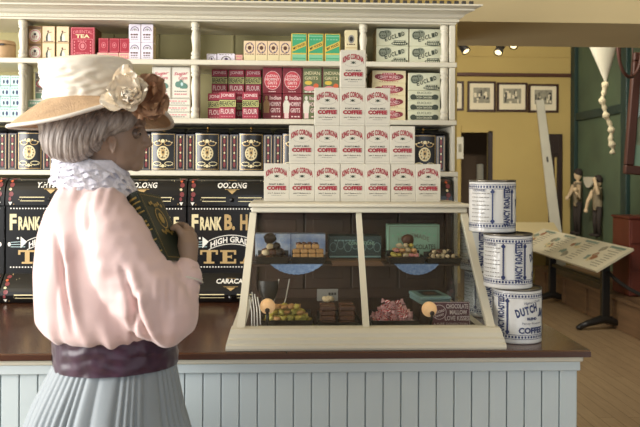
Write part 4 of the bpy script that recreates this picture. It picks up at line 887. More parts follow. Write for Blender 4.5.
# white sticks, four of them in place of glass reflections, and a dark scoop
M('stick_white', '#cfcac2', .4)
for i, (xa, ya, xb, yb, Y) in enumerate(((268, 321, 279, 279, 2.25), (280, 321, 289.5, 279, 2.255), (252.0, 321, 249.5, 296, 2.10), (254.6, 321, 252, 292, 2.12), (257.6, 321, 254.6, 294, 2.14), (260.6, 321, 257.5, 297, 2.16))):
    a, b = at(xa, ya, Y), at(xb, yb, Y+.03); a.z = FZ+.003
    m = MB(); m.tube([a, a.lerp(b, .5)+Vector((.003, 0, 0)), b], .0018, 'stick_white', 8); tag(m.build('white_stick', origin=a), 'long white candy stick leaning behind the jellies, %s of two' % ORD[i] if i < 2 else 'thin white stick standing in for a reflection at the left glass, %s of four' % ORD[i-2], 'candy stick', 'white candy sticks')
for i, (xa, ya, xb, yb) in enumerate(((273.5, 291, 279, 279), (286, 289, 289.5, 278.5))):
    Y = 2.20; b = at(xb, yb, Y); a = Vector((b.x-.02, Y-.015, TE[4]+.05)); m = MB(); m.tube([a, b], [.0030, .0022], 'stick_white', 8)
m = MB(); Y = 2.20; c = at(268, 288, Y)
def sc(u, v):
    a = PI*u; r_ = .030*(1-.5*(1-v)**3); return Vector((r_*math.cos(a), -.6*r_*math.sin(a), .055+.06*v))
m.grid(sc, 14, 5, 'tray_black'); m.grid(lambda u, v: sc(u, v)*.95+Vector((0, .001, 0)), 14, 5, 'tray_black'); m.tube([(0, -.004, .058), (0, .0, .03), (0, .004, 0)], .005, 'tray_black', 8)
hh = FZ+.0715
o = put('candy_scoop', m.mesh('scoop'), (c.x, 2.255, FZ+.001), 'dark metal scoop standing behind the yellow green sweets', 'scoop', rotz=-.2)
m = MB(); m.box(-.03, .03, 0, .05, 0, .055, 'box_teal_dark', .002); 
# ------------------------------------------------------------------ coffee cans
M('can_white', '#dededc', .3, coat=.35); M('can_navy', '#2b3768', .35, coat=.3); M('can_rim', '#7f7a70', .28, metal=.9); M('can_lid', '#3a3733', .35, metal=.7)
def coffee_can(R_, H_, face, lb, loc, grp='printed coffee cans stacked by the case'):
    t = empty('coffee_can', loc, lb, 'can', grp)
    m = MB(); m.lathe([(R_*.985, .0), (R_*1.008, .002), (R_*1.008, .005), (R_, .007), (R_, H_-.007), (R_*.99, H_-.006)], (0, 0, 0), 'can_white', 64)
    # fn: u in radians-arc length, u=0 faces the camera side (-Y), growing towards +X
    fn = lambda u, v, l: (math.sin(u/R_)*(R_+l*.8), -math.cos(u/R_)*(R_+l*.8), v)
    d = Deco(m, fn); n = 96
    for v in (.016, H_-.022):
        k = 0
        for i in range(n):
            if i % 2: continue
            u = 2*PI*R_*i/n-PI*R_; d.k = 1; d.rect(u, v, u+2*PI*R_/n*1.2, v+.006, 'can_navy')
        d.k = 2
        d.rect(-PI*R_, v-.0035, PI*R_, v-.0022, 'can_navy', 64); d.rect(-PI*R_, v+.0082, PI*R_, v+.0095, 'can_navy', 64)
    P = 2*PI*R_
    def fancy(u0): d.text('FANCY ROASTED', u0, H_/2, H_*.72, P*.052, 'can_navy', rot=PI/2, bold=.04)
    def edge(u0, wide=.005):
        d.rect(u0-wide/2, .025, u0+wide/2, H_-.026, 'can_navy')
        for sv in (.032, H_-.033): d.disc(u0, sv, .006, .005, 'can_navy', 8)
    def brand(u0):
        for i, ch in enumerate('DUTCH'): d.text(ch, u0-.030+.0125*i, H_*.56+.004*i, .0115, H_*.155, 'can_navy', rot=.30-.03*i, bold=.05)
        for i, ch in enumerate('JAVA'): d.text(ch, u0+.038+.0115*i, H_*.57-.002*i*i, .0105, H_*.155, 'can_navy', rot=-.1-.12*i, bold=.05)
        d.text('BLEND', u0+.010, H_*.465, .030, H_*.05, 'can_navy', bold=.05); d.text('Fancy Roasted', u0+.012, H_*.375, .060, H_*.045, 'can_navy', bold=.0); d.text('COFFEE', u0+.010, H_*.25, .076, H_*.115, 'can_navy', bold=.04)
        d.text('Highest Grade', u0+.012, H_*.76, .052, H_*.06, 'can_navy', rot=.15, shear=.4, bold=0)
    def fine(u0, wd):
        for i in range(9):
            v = H_*(.82-.075*i); d.scribble(u0-wd/2, u0+wd/2*(1 if i % 3 else .5), v, H_*.014, 'print_grey', 7)
        d.text('COFFEE', u0-wd*.08, H_*.80, wd*.7, H_*.035, 'can_navy')
    # panels repeat twice round the can: brand, edge, fancy, edge, fine print, edge, fancy ...
    for base in (face,):
        brand(base+.010); edge(base-.048); fancy(base-.067); fancy(base+.118); edge(base+.095); edge(base-.108, .004); fine(base-.142, .055); edge(base+.14, .004)
    m.local('body', t)
    m = MB(); m.lathe([(R_*.99, H_-.0058), (R_*1.012, H_-.005), (R_*1.012, H_-.001), (R_*.985, H_)], (0, 0, 0), 'can_rim', 48, cap=False); m.lathe([(R_*.985, H_), (R_*.96, H_-.0035), (0, H_-.003)], (0, 0, 0), 'can_lid', 48, cap=False); m.local('lid', t)
    return t
Hc = .1495; Rc = .0668
zc = CT+.0008
def cx(px, Y): return ax(px, Y, 260)
coffee_can(.0665, Hc, .002, 'bottom front coffee can lettered DUTCH JAVA BLEND COFFEE on the countertop', (cx(517.3, 2.085), 2.085, zc))
coffee_can(Rc, Hc, .077, 'middle coffee can between the bottom and the topmost can', (cx(507.8, 2.085), 2.085, zc+Hc+.0006))
coffee_can(Rc, Hc, .060, 'bottom rear coffee can half hidden behind the slanted case post', (cx(485, 2.46), 2.46, zc))
coffee_can(Rc, Hc, .055, 'upper rear coffee can seen through the case side glass', (cx(480.5, 2.46), 2.46, zc+Hc+.0006))
coffee_can(Rc*.985, Hc*.985, .091, 'topmost coffee can of the stack with FANCY ROASTED up its side', (cx(492, 2.135), 2.135, zc+2*(Hc+.0006)))
# ------------------------------------------------------------------ gallery beyond the opening
M('frame_wood', '#3a2318', .4); M('mount_cream', '#d9ceb0', .8); M('photo_grey', '#9c967f', .6, var=.5, vs=16); M('photo_dark', '#3c3a33', .6, var=.4, vs=20)
M('spot_black', '#15120f', .4); M('spot_glow', '#ffe6b0', .4, emit=2.2); M('panel_print', '#d3cbb0', .5, var=.12, vs=3); M('print_teal', '#6f8376', .5); M('print_sand', '#c8b88c', .5); M('print_rust', '#8d5c3c', .5)
M('iron_black', '#191613', .4); M('plank_white', '#cbc6b2', .6, var=.1, vs=4); M('rope_black', '#14110f', .8); M('rope_cream', '#c9bd9c', .8, var=.2, vs=60, bump=.4, bs=200); M('hoop_wood', '#4a2a20', .5); M('puppet_cloth', '#83765c', .8, var=.3, vs=20); M('puppet_skin', '#cbb28d', .7); M('puppet_dark', '#2d241d', .8)
M('red_wood', '#6b3022', .5, var=.15, vs=8); M('landscape', '#9aa58a', .6, var=.5, vs=6, hx2='#58664f')
def picture(pa, pb, pt, pb2, lb, seed):
    Y = FY-.03; x0, x1 = ax(pa, Y, 95), ax(pb, Y, 95); z1, z0 = az(pt, Y, (pa+pb)/2), az(pb2, Y, (pa+pb)/2)
    t = empty('framed_picture', ((x0+x1)/2, Y, z0), lb, 'picture', 'framed photographs in a row')
    w = (x1-x0); h = z1-z0; r = random.Random(seed)
    m = MB(); f = .028
    for a in ((-w/2, w/2, 0, f), (-w/2, w/2, h-f, h), (-w/2, -w/2+f, f, h-f), (w/2-f, w/2, f, h-f)): m.box(a[0], a[1], -.008, .022, a[2], a[3], 'frame_wood', .003)
    m.local('frame', t)
    m = MB(); m.box(-w/2+f, w/2-f, .005, .012, f, h-f, 'mount_cream'); m.local('mount', t)
    m = MB(); pw, ph = w*.58, h*.50; zc_ = h*.54; m.box(-pw/2, pw/2, .002, .0045, zc_-ph/2, zc_+ph/2, 'photo_grey')
    d = Deco(m, lambda u, v, l: (u-pw/2, .002-l*2, zc_-ph/2+v))
    for i in range(14):
        u, v = r.random()*pw*.85, r.random()*ph*.55; d.rect(u, v, u+pw*r.uniform(.05, .16), v+ph*r.uniform(.08, .4), r.choice(['photo_dark', 'photo_dark', 'mount_cream']))
    m.local('photograph', t)
picture(436, 464, 81, 110.5, 'leftmost framed photograph, half hidden by the shelving end', 1)
picture(467.5, 496, 81.2, 111.8, 'square framed photograph of figures, second in the row', 2)
picture(497, 527.5, 82.5, 111.8, 'framed landscape photograph, third in the row', 3)
picture(528.5, 558.5, 84, 112.5, 'last framed photograph with the white leaning board before it', 4)
# ceiling spots on a hidden track
for i, (px, py, lb) in enumerate(((450, 46, 'black track spotlight nearest the shelving unit'), (463, 46.5, 'black track spotlight, second from the shelving unit'), (500, 48, 'black track spotlight above the third framed photograph'), (515, 41.5, 'black track spotlight mostly hidden by the header, farthest right'))):
    Y = 6.2 if i else 5.8; c = at(px, py, Y)
    t = empty('track_spotlight', (c.x, Y, c.z), lb, 'spotlight', 'track spotlights')
    q = Matrix.Rotation(math.radians(28), 4, 'Y') @ Matrix.Rotation(math.radians(-30), 4, 'X') if i != 1 else Matrix.Rotation(math.radians(-25), 4, 'Y') @ Matrix.Rotation(math.radians(-30), 4, 'X')
    m = MB(); m.lathe([(.016, .085), (.034, .07), (.036, -.045), (.038, -.06), (.030, -.06), (.026, -.04)], (0, 0, 0), 'spot_black', 16, M4=q, cap=False); m.local('housing', t)
    m = MB(); m.lathe([(0, -.052), (.027, -.052), (.028, -.056), (0, -.064)], (0, 0, 0), 'spot_glow', 16, M4=q); m.local('lamp', t)
    m = MB(); m.tube([(0, 0, .07), (0, 0, ZC2-c.z-.001)], .010, 'spot_black', 8); m.local('stem', t)
# leaning white board, dark narrow door
Y = 9.44
a, b = at(540, 100, Y), at(556.5, 233, Y-.06)
b.z = max(b.z, .02); d_ = (a-b); b2 = b-d_*(b.z/d_.z)*.985
m = MB(); wv = Vector((.075, 0, 0)); wa = Vector((.05, 0, 0)); th_ = Vector((0, .025, 0))
m.add([b2-wv, b2+wv, a+wa, a-wa, b2-wv+th_, b2+wv+th_, a+wa+th_, a-wa+th_], [(0, 1, 2, 3), (7, 6, 5, 4), (0, 4, 5, 1), (1, 5, 6, 2), (2, 6, 7, 3), (3, 7, 4, 0)], 'plank_white')
d2 = Deco(m, lambda u, v, l: b2+(a-b2)*v+Vector((u, -l*2, 0))); d2.rect(-.012, .66, .012, .69, 'photo_dark')
tag(m.build('leaning_board', origin=b2), 'narrow white board leaning before the last framed photograph', 'board')
m = MB(); Y = FY-.045; x0, x1 = ax(549.5, Y, 150), ax(562.5, Y, 150); z1 = az(134, Y, 556)
for q in ((x0, x0+.05), (x1-.05, x1)): m.box(q[0], q[1], Y, FY-.003, .001, z1, 'dark_wood', .004)
m.box(x0+.05, x1-.05, Y, FY-.003, z1-.25, z1, 'dark_wood', .004); m.box(x0+.05, x1-.05, Y+.02, FY-.003, .001, z1-.25, 'dark_wood')
m.box(x0+.075, x1-.07, Y+.012, Y+.02, 1.0, z1-.3, 'olive_paint')
tag(m.build('narrow_door', origin=((x0+x1)/2, FY-.02, 0)), 'tall narrow dark wooden door behind the leaning white board', 'door')
m = MB(); Y = FY-.02; m.box(ax(454.5, Y, 150), ax(463.5, Y, 150), Y, FY-.003, az(159, Y, 458), az(137, Y, 458), 'plank_white', .002); m.box(ax(458.5, Y, 150), ax(461.5, Y, 150), Y-.006, Y, az(152, Y, 458), az(144, Y, 458), 'photo_grey', .001)
tag(m.build('wall_plate', origin=(ax(459, Y, 150), Y, az(159, Y, 458))), 'pale wall plate on the door jamb beyond the shelving end', 'plate')
Y = 11.0; m = MB(); m.lathe([(.05, .001), (.05, az(165, Y, 480)), (.04, az(164, Y, 480))], (ax(480, Y, 170), Y, 0), 'plank_white', 12); tag(m.build('white_post', origin=(ax(480, Y, 170), Y, 0)), 'pale round post standing in the dark corridor doorway', 'post')
# reading rail: long slanted panel on dark pedestals
X0, X1 = 2.69, 3.02; ZA, ZB_ = .560, .755; YN, YE = 6.42, 8.72
rail = empty('reading_rail', ((X0+X1)/2, 7.5, 0), 'long slanted printed exhibit panel on two dark pedestals', 'exhibit panel')
m = MB(); nv = Vector((-(ZB_-ZA), 0, X1-X0)).normalized()
def pf(u, v, l): return Vector((X0+(X1-X0)*v, YN+(YE-YN)*u, ZA+(ZB_-ZA)*v))+nv*l
vs = [pf(0, 0, 0), pf(1, 0, 0), pf(1, 1, 0), pf(0, 1, 0)]; m.add(vs+[p-nv*.02 for p in vs], [(0, 1, 2, 3), (7, 6, 5, 4), (0, 4, 5, 1), (1, 5, 6, 2), (2, 6, 7, 3), (3, 7, 4, 0)], 'panel_print')
d = Deco(m, pf)
def qr(u0, v0, u1, v1, c): d.rect(u0, v0, u1, v1, c)
r = random.Random(4)
for i in range(4):
    u = .02+.25*i; qr(u, .06, u+.22, .94, r.choice(['panel_print', 'print_sand']))
    for j in range(9): v = .12+.085*j; qr(u+.02, v, u+.02+r.uniform(.05, .1), v+.03, 'photo_grey')
    
    for j in range(6):
        c_ = r.uniform(.2, .75); uu = u+r.uniform(.12, .20); pts = [(uu+.022*math.cos(k*PI/4)*(.5+r.random()), c_+.10*math.sin(k*PI/4)*(.5+r.random())) for k in range(8)]; d.poly(pts, ['print_rust', 'photo_grey', 'print_teal', 'print_sand'][(i+j) % 4])
    qr(u+.01, .85, u+.14, .93, 'print_teal')
m.build('panel', rail)
for yy in (6.65, 8.0):
    xx = 2.87
    m = MB(); m.box(xx-.035, xx+.035, yy-.028, yy+.028, .06, .60, 'iron_black', .004)
    m.tube([(xx-.24, yy-.02, .028), (xx-.16, yy, .055), (xx, yy, .10), (xx+.12, yy, .06), (xx+.20, yy, .03)], [.026, .03, .042, .03, .026], 'iron_black', 10); m.ball((xx-.24, yy-.02, .024), (.035, .03, .023), 'iron_black', 10); m.ball((xx+.20, yy, .024), (.02, .03, .023), 'iron_black', 10)
    m.tube([(xx-.09, yy, .568), (xx+.0, yy, .60), (xx+.09, yy, .668)], .018, 'iron_black', 8)
    m.build('pedestal', rail)
m = MB(); m.box(2.85, 2.89, 6.68, 7.97, .40, .44, 'iron_black', .004); m.build('crossbar', rail)
# flat lectern at the far wall
m = MB(); xa, xb = 2.45, 3.3; yy = 8.80
t = empty('exhibit_table', (2.8, 9.05, 0), 'far low exhibit table with pale top under the green wall', 'table')
m.add([(xa, yy, .62), (xb, yy, .62), (xb, yy+.36, .80), (xa, yy+.36, .80), (xa, yy, .60), (xb, yy, .60), (xb, yy+.36, .78), (xa, yy+.36, .78)], [(0, 1, 2, 3), (7, 6, 5, 4), (0, 4, 5, 1), (1, 5, 6, 2), (2, 6, 7, 3), (3, 7, 4, 0)], 'print_sand'); m.build('top', t)
for xx in (2.55, 3.18): m = MB(); m.box(xx-.04, xx+.04, 8.9, 8.98, .001, .64, 'iron_black'); m.build('leg', t)
# barrier rope
m = MB(); a = Vector((2.88, 6.60, .52)); b = Vector((2.945, 5.225, .56)); m.tube([a.lerp(b, q/14)+Vector((0, 0, -.28*4*(q/14)*(1-q/14)*.45)) for q in range(15)], .016, 'rope_black', 8); 
tag(m.build('barrier_rope', origin=a), 'black barrier rope sagging from the near pedestal out of the picture', 'rope')
# mural figures: two wire and cloth puppets fixed to the green wall
def puppet(px, pt, pbm, lb, lift):
    Y = 8.55; Xw = XG-.06
    s_ = Xw/(px-287)*F     # distance at which this column of the picture meets the wall
    Y = s_; zt = az(pt, Y, px); zb2 = az(pbm, Y, px); H = zt-zb2
    t = empty('wall_puppet', (Xw, Y, zb2), lb, 'puppet', 'jointed puppets on the green wall')
    B = [((0, 0, .93*H), (.05, .035, .07)), ((0, 0, .84*H), (.03, .025, .05)), ((0, 0, .66*H), (.05, .075, .17*H)), ((0, 0, .50*H), (.05, .07, .09*H))]
    m = MB(); m.ball(B[0][0], (.05, .045, .075), 'puppet_skin', 12); m.tube([(0, 0, .44*H), (0, 0, .82*H)], .05, 'puppet_skin', 8); m.ball((0, 0, .47*H), (.045, .10, .05*H), 'puppet_dark', 10); m.tube([(0, 0, .8*H), (0, 0, .9*H)], .022, 'puppet_skin', 8); 
    for sy in (-1, 1): m.tube([(0, sy*.06, .5*H), (-.01, sy*.055, .26*H), (0, sy*.06, .02*H)], [.034, .028, .022], 'puppet_dark', 8); m.ball((-.03, sy*.06, .015*H), (.05, .025, .02), 'puppet_dark', 8)
    m.local('body', t)
    m = MB(); m.grid(lambda u, v: Vector(((.045+.01*math.sin(PI*v))*math.cos(2*PI*u), (.075-.018*math.sin(PI*v))*math.sin(2*PI*u), (.45+.36*v)*H)), 16, 8, 'puppet_cloth', True, cu=True); m.local('coat', t)
    m = MB()
    if lift: ends = [((-.02, -.08, .76*H), (-.05, -.15, .56*H), (-.10, -.17, .70*H)), ((-.02, .08, .76*H), (-.06, .12, .60*H), (-.12, .03, .56*H))]
    else: ends = [((-.02, -.08, .76*H), (-.06, -.16, .72*H), (-.08, -.10, .96*H)), ((-.02, .08, .76*H), (-.05, .16, .58*H), (-.08, .14, .42*H))]
    for e in ends: m.tube(e, [.028, .024, .018], 'puppet_skin', 8); m.ball(e[-1], (.028, .025, .03), 'puppet_skin', 8)
    m.local('arms', t)
    m = MB(); m.ball((.005, .0, .955*H), (.055, .055, .06), 'puppet_dark', 10); m.local('hair', t)
puppet(582, 170, 234, 'taller jointed puppet of a bearded figure on the green wall', True)
puppet(602.5, 177, 236, 'jointed puppet with one arm raised on the green wall', False)
Xs = XG-.03; 
def on_wall(px, py): 
    Y = Xs/(px-287)*F; p = at(px, py, Y); return Vector((Xs, Y, p.z))
m = MB(); c = on_wall(594, 177); n = 14; pts = [Vector((0, .14*math.cos(PI+PI*i/n), .13*math.sin(PI+PI*i/n))) for i in range(n+1)]
m.add([c+p for p in pts]+[c+p-Vector((.02, 0, 0)) for p in pts], [list(range(n+1)), list(range(n+1, 2*n+2))[::-1]]+[(i, i+1, n+2+i, n+1+i) for i in range(n)]+[(n, 0, n+1, 2*n+1)], 'plank_white')
tag(m.build('drum', origin=c), 'pale half-round bowl between the two puppets', 'bowl')
m = MB(); m.lathe([(.15, 0), (.15, .02), (.03, .04), (.025, .06), (.025, .60), (.035, .62), (0, .65)], (2.97, 5.2, .001), 'iron_black', 20); tag(m.build('rope_post', origin=(2.97, 5.2, 0)), 'black post holding the far end of the barrier rope', 'post')
# hanging cone with twisted rope
Y = 5.4; c = at(600, 46, Y)
ch = c.z-az(81, Y, 605); zt_ = c.z+.55
t = empty('hanging_rope', (ax(606, Y, 80), Y, az(157, Y, 608)), 'white cloth cone hanging from above and ending in a knotted cream rope', 'hanging')
o_ = t.location
m = MB(); p0 = at(605.5, 82, Y); w0 = (612-588)*Y/F
m.grid(lambda u, v: Vector((p0.x-o_.x+(-.020*v*2)+(.006+w0*1.2*v)*math.cos(2*PI*u), (.006+w0*.6*v)*math.sin(2*PI*u), p0.z-o_.z+v*(ch+.3))), 20, 6, 'plank_white', True, cu=True); m.local('cone', t)
P = [(605.5, 82), (604, 92), (602, 100), (604.5, 108), (606, 116), (610, 124), (611.5, 132), (610.5, 140), (613, 148), (612, 156)]
m = MB(); pts = []
for (a, b), (c_, e_) in zip(P, P[1:]):
    for q in range(4): pts.append(at(a+(c_-a)*q/4, b+(e_-b)*q/4, Y)-o_)
m.tube(pts, [.019+.006*math.sin(i*1.7)+.005*math.sin(i*.9) for i in range(len(pts))], 'rope_cream', 8); m.local('rope', t)
# hoop and framed landscape near the picture edge
Y = 5.2; c = at(630, 46, Y); R_ = (c.z-az(77, Y, 628)); m = MB(); n = 36
m.tube([c+Vector((R_*.5*math.cos(2*PI*i/n), .05*math.cos(2*PI*i/n), R_*math.sin(2*PI*i/n))) for i in range(n+1)], .012, 'hoop_wood', 8, cap=False)
for q in (.8, 1.9, 2.9): m.tube([c+Vector((R_*.5*math.cos(q+.4), .05*math.cos(q), R_*math.sin(q))), c+Vector((R_*.4*math.cos(-q-.6), 0, R_*math.sin(-q-.6)))], .004, 'hoop_wood', 6)
m.tube([c+Vector((0, 0, R_)), (c.x, Y, ZC2-.001)], .005, 'hoop_wood', 6)
tag(m.build('hanging_hoop', origin=c), 'brown wooden hoop hanging near the right picture edge', 'hoop')
Y = 5.3; x0, x1 = ax(624, Y, 120), ax(700, Y, 120); z1, z0 = az(52, Y, 640), az(174, Y, 640)
t = empty('landscape_painting', (x0, Y, z0), 'large dark framed landscape painting cut by the right picture edge', 'painting')
o_ = t.location; fw_ = .065; t.rotation_euler = (0, .075, 0)
m = MB()
for q in ((x0, x1, z0, z0+fw_), (x0, x1, z1-fw_, z1), (x0, x0+fw_, z0+fw_, z1-fw_), (x1-fw_, x1, z0+fw_, z1-fw_)): m.box(q[0], q[1], Y-.02, Y+.025, q[2], q[3], 'hoop_wood', .008)
m.build('frame', t)
m = MB(); m.box(x0+fw_, x1-fw_, Y, Y+.01, z0+fw_, z1-fw_, 'landscape')
d = Deco(m, lambda u, v, l: (x0+fw_+u, Y-l*2, z0+fw_+v)); wq, hq = x1-x0-2*fw_, z1-z0-2*fw_
d.rect(0, hq*.45, wq, hq, 'aqua_paper'); d.poly([(0, hq*.45), (wq*.2, hq*.62), (wq*.5, hq*.5), (wq*.8, hq*.66), (wq, hq*.45)], 'ink_soft'); d.rect(0, 0, wq, hq*.2, 'sage_label')
m.build('canvas', t)
m = MB(); m.tube([(x0+.1, Y+.012, z1-.01), (x0+.1, Y+.012, ZC2-.02)], .004, 'iron_black', 6); m.tube([(x1-.1, Y+.012, z1-.01), (x1-.1, Y+.012, ZC2+.02)], .004, 'iron_black', 6); m.build('hanging_wires', t)
# small red cabinet under the painting
Y = 6.6; x0 = ax(629.5, Y, 232); m = MB(); z0, z1 = .3065, az(219, Y, 635)
t = empty('red_cabinet', (x0+.2, Y, z0), 'small red wooden cabinet standing on the low plinth at the picture edge', 'cabinet')
m.box(x0, x0+.4, Y, Y+.35, z0, z1, 'red_wood', .006); m.box(x0-.012, x0+.412, Y-.012, Y+.36, z1+.0005, z1+.02, 'red_wood', .004); m.build('body', t)
for k in range(3):
    h_ = (z1-z0)/3; m = MB(); m.box(x0+.015, x0+.385, Y-.012, Y-.0005, z0+.012+h_*k, z0-.012+h_*(k+1), 'red_wood', .004); o = m.build('drawer', t)
    m = MB(); m.ball((x0+.2, Y-.022, z0+h_*(k+.5)), .012, 'iron_black', 8); m.build('knob', o)
# ------------------------------------------------------------------ the dressed figure at the counter
M('skin', '#9a806e', .5, var=.06, vs=12); M('hair_grey', '#b0a59c', .5, var=.5, vs=26, stretch=(3, 3, .35), sheen=.2, bump=.5, bs=70, hx2='#6f625a'); M('pink_silk', '#e0c3c0', .5, sheen=.3, bump=.06, bs=40)
M('lace', '#e9e6ef', .8, var=.12, vs=90, bump=.5, bs=220); M('satin', '#43203a', .42, var=.3, vs=16, stretch=(1, 1, .5), sheen=.25, hx2='#28101f'); M('skirt_grey', '#8f989e', .6, var=.06, vs=10, sheen=.2, bump=.05, bs=90)
M('hat_cloth', '#e8e0d0', .7, sheen=.2, bump=.12, bs=50); M('hat_edge', '#d9d2c6', .6); M('petal_cream', '#fdf6e8', .6, var=.12, vs=30, hx2='#f8e8cf'); M('petal_rose', '#c09a78', .6, var=.3, vs=25, hx2='#a07355'); M('petal_heart', '#dc9a6c', .6)
M('book_green', '#1f2a20', .45, var=.2, vs=40); M('book_gold', '#a98f4d', .4, metal=.4); M('book_pages', '#cfc09a', .8); M('lip', '#8f5f56', .5); M('eye_shaded', '#6e5d52', .3); M('iris', '#2e2620', .2)
YM = 1.70; S = F/YM
def P3(px, py, dy=0): return at(px, py, YM+dy)
def remesh(name, blobs, voxel, smooth, mat, parent, disp=None, subsmooth=0, org=None):
    """one continuous skin over overlapping balls and tapered limbs: ('b', centre, (rx, ry, rz), rotation about Y) or ('c', [points], [radii])"""
    bm = bmesh.new()
    def ball(c, r, rot=0, seg=20):
        ret = bmesh.ops.create_uvsphere(bm, u_segments=seg, v_segments=seg//2, radius=1)
        m4 = Matrix.Translation(c) @ (Matrix.Rotation(rot, 4, 'Y') if not isinstance(rot, Matrix) else rot) @ Matrix.Diagonal((*r, 1))
        bmesh.ops.transform(bm, matrix=m4, verts=ret['verts'])
    for b in blobs:
        if b[0] == 'm':
            vv = [bm.verts.new(p) for p in b[1]]
            for q in b[2]: bm.faces.new([vv[i] for i in q])
        elif b[0] == 'b':
            r = b[2] if hasattr(b[2], '__len__') else (b[2],)*3; ball(b[1], r, b[3] if len(b) > 3 else 0)
        else:
            pts, rs = b[1], b[2]
            for i in range(len(pts)-1):
                L_ = (pts[i+1]-pts[i]).length; n = max(2, int(L_/(min(rs[i], rs[i+1])*.35)))
                for k in range(n+1):
                    q = k/n; r = rs[i]+(rs[i+1]-rs[i])*q; ball(pts[i].lerp(pts[i+1], q), (r, r, r), 0, 12)
    me = bpy.data.meshes.new(name); bm.to_mesh(me); bm.free()
    ob = bpy.data.objects.new(name+'_raw', me); COL.objects.link(ob)
    md = ob.modifiers.new('r', 'REMESH'); md.mode = 'VOXEL'; md.voxel_size = voxel
    md = ob.modifiers.new('s', 'SMOOTH'); md.iterations = smooth; md.factor = .5
    dg = bpy.context.evaluated_depsgraph_get(); out = bpy.data.meshes.new_from_object(ob.evaluated_get(dg))
    bpy.data.objects.remove(ob); bpy.data.meshes.remove(me)
    if disp:
        n = len(out.vertices); co = np.empty(n*3); out.vertices.foreach_get('co', co); co = co.reshape(-1, 3)
        no = np.array([v.normal for v in out.vertices]); co = disp(co, no); out.vertices.foreach_set('co', co.ravel()); out.update()
    o_ = wloc(parent) if org is None else org
    out.transform(Matrix.Translation(-o_)); out.name = name
    out.materials.clear(); out.materials.append(MATS[mat])
    out.polygons.foreach_set('use_smooth', [True]*len(out.polygons))
    ob = bpy.data.objects.new(name, out); COL.objects.link(ob); ob.parent = parent
    return ob
fig = empty('mannequin', (ax(112, YM, 300), YM, 0), 'mannequin of a lady in flowered straw hat, pink blouse and grey skirt', 'mannequin')
u = 1/S
V = Vector
# ---- body: head with face, neck, trunk, arms, hands, legs
body = []
b = lambda px, py, r, dy=0, rot=0: body.append(('b', P3(px, py, dy), tuple(q*u if q > .5 else q for q in r) if hasattr(r, '__len__') else r*u, rot))
b(98, 118, (42, .078, 38)); b(112, 136, (31, .068, 34)); b(123, 143, (19, .058, 27)); b(125, 157, (17, .045, 14)); b(136, 164.5, (7.5, .024, 7.2)); b(140, 150, (4.5, .026, 13))
b(138.5, 121, (6.5, .048, 9)); b(139.5, 157.5, (5.0, .018, 3.2)); b(140.6, 155.3, (4.0, .017, 2.2)); b(140.2, 159.4, (4.0, .016, 2.4))
body.append(('c', [P3(141.5, 128), P3(144.8, 136), P3(148.8, 143)], [3.2*u, 3.5*u, 3.5*u])); b(149.4, 144.4, (3.4, .010, 2.8)); b(145.5, 146, (3.6, .015, 2.4))
b(133, 146, (9, .036, 9))         # cheeks
b(139.5, 126.2, (4.5, .020, 2.6), -.030); b(139.5, 126.2, (4.5, .020, 2.6), .030)       # brows
ear = lambda dy: body.extend([('c', [P3(108.5, 141, dy), P3(109.5, 137, dy*1.07), P3(113.5, 136.5, dy*1.09), P3(116, 140, dy*1.05), P3(114.5, 147, dy*1.02), P3(113.5, 152.5, dy)], [1.7*u, 1.7*u, 1.8*u, 1.8*u, 2.0*u, 2.3*u]), ('b', P3(112.5, 144.5, dy*.94), (4*u, .006, 7*u))])
ear(-.070); ear(.070)
body.append(('c', [P3(104, 150), P3(97, 172), P3(92, 200)], [.050, .047, .058]))
body.append(('b', P3(97, 238), (.085, .095, .10))); body.append(('b', P3(105, 290), (.105, .105, .13))); body.append(('b', P3(113, 350), (.09, .075, .09))); body.append(('b', P3(110, 400), (.095, .08, .12)))
for dy in (-.055, .055):
    x = fig.location.x
    body.append(('c', [V((x, YM+dy, .86)), V((x+.02, YM+dy, .47)), V((x, YM+dy, .09))], [.055, .05, .042])); body.append(('c', [V((x, YM+dy, .035)), V((x+.13, YM+dy, .03))], [.035, .028]))
# near (right) arm: shoulder, elbow low, forearm back up to the hand on the book
SH, EL, WR = P3(110, 228, -.085), P3(172, 318, -.10), P3(187, 264, -.065)
body.append(('c', [SH, EL], [.040, .037])); body.append(('c', [EL, WR], [.037, .0235]))
# far arm folded across under the book
SH2, EL2, WR2 = P3(110, 215, .13), P3(168, 300, .17), P3(176, 258, .03)
body.append(('c', [SH2, EL2], [.044, .036])); body.append(('c', [EL2, WR2], [.036, .022]))
# near hand: palm and five fingers closing on the fore edge of the book
pal = [P3(188, 258, -.060), P3(188, 246, -.052), P3(187, 238, -.044)]
body.append(('c', pal, [.0215, .024, .020])); body.append(('b', P3(190.5, 247, -.038), (.017, .022, .030)))
def finger(k0, k1, k2, k3, r): body.append(('c', [k0, k1, k2, k3], [r, r*.95, r*.85, r*.72]))
finger(P3(184.5, 240, -.050), P3(179.5, 230, -.050), P3(176, 226.5, -.046), P3(172.5, 228.5, -.044), .0092)     # thumb side, on the cover
finger(P3(187, 237, -.040), P3(186, 226.5, -.028), P3(180, 224.5, -.012), P3(174, 227, -.002), .0088)
finger(P3(190, 239, -.030), P3(191, 230, -.014), P3(185, 228, .000), P3(178, 230.5, .006), .0092)
finger(P3(192, 243, -.024), P3(194, 235.5, -.006), P3(188, 233, .006), P3(181, 235.5, .012), .0088)
finger(P3(193.5, 248.5, -.022), P3(196, 242, -.004), P3(190.5, 239.5, .008), P3(184.5, 241.5, .014), .0076)
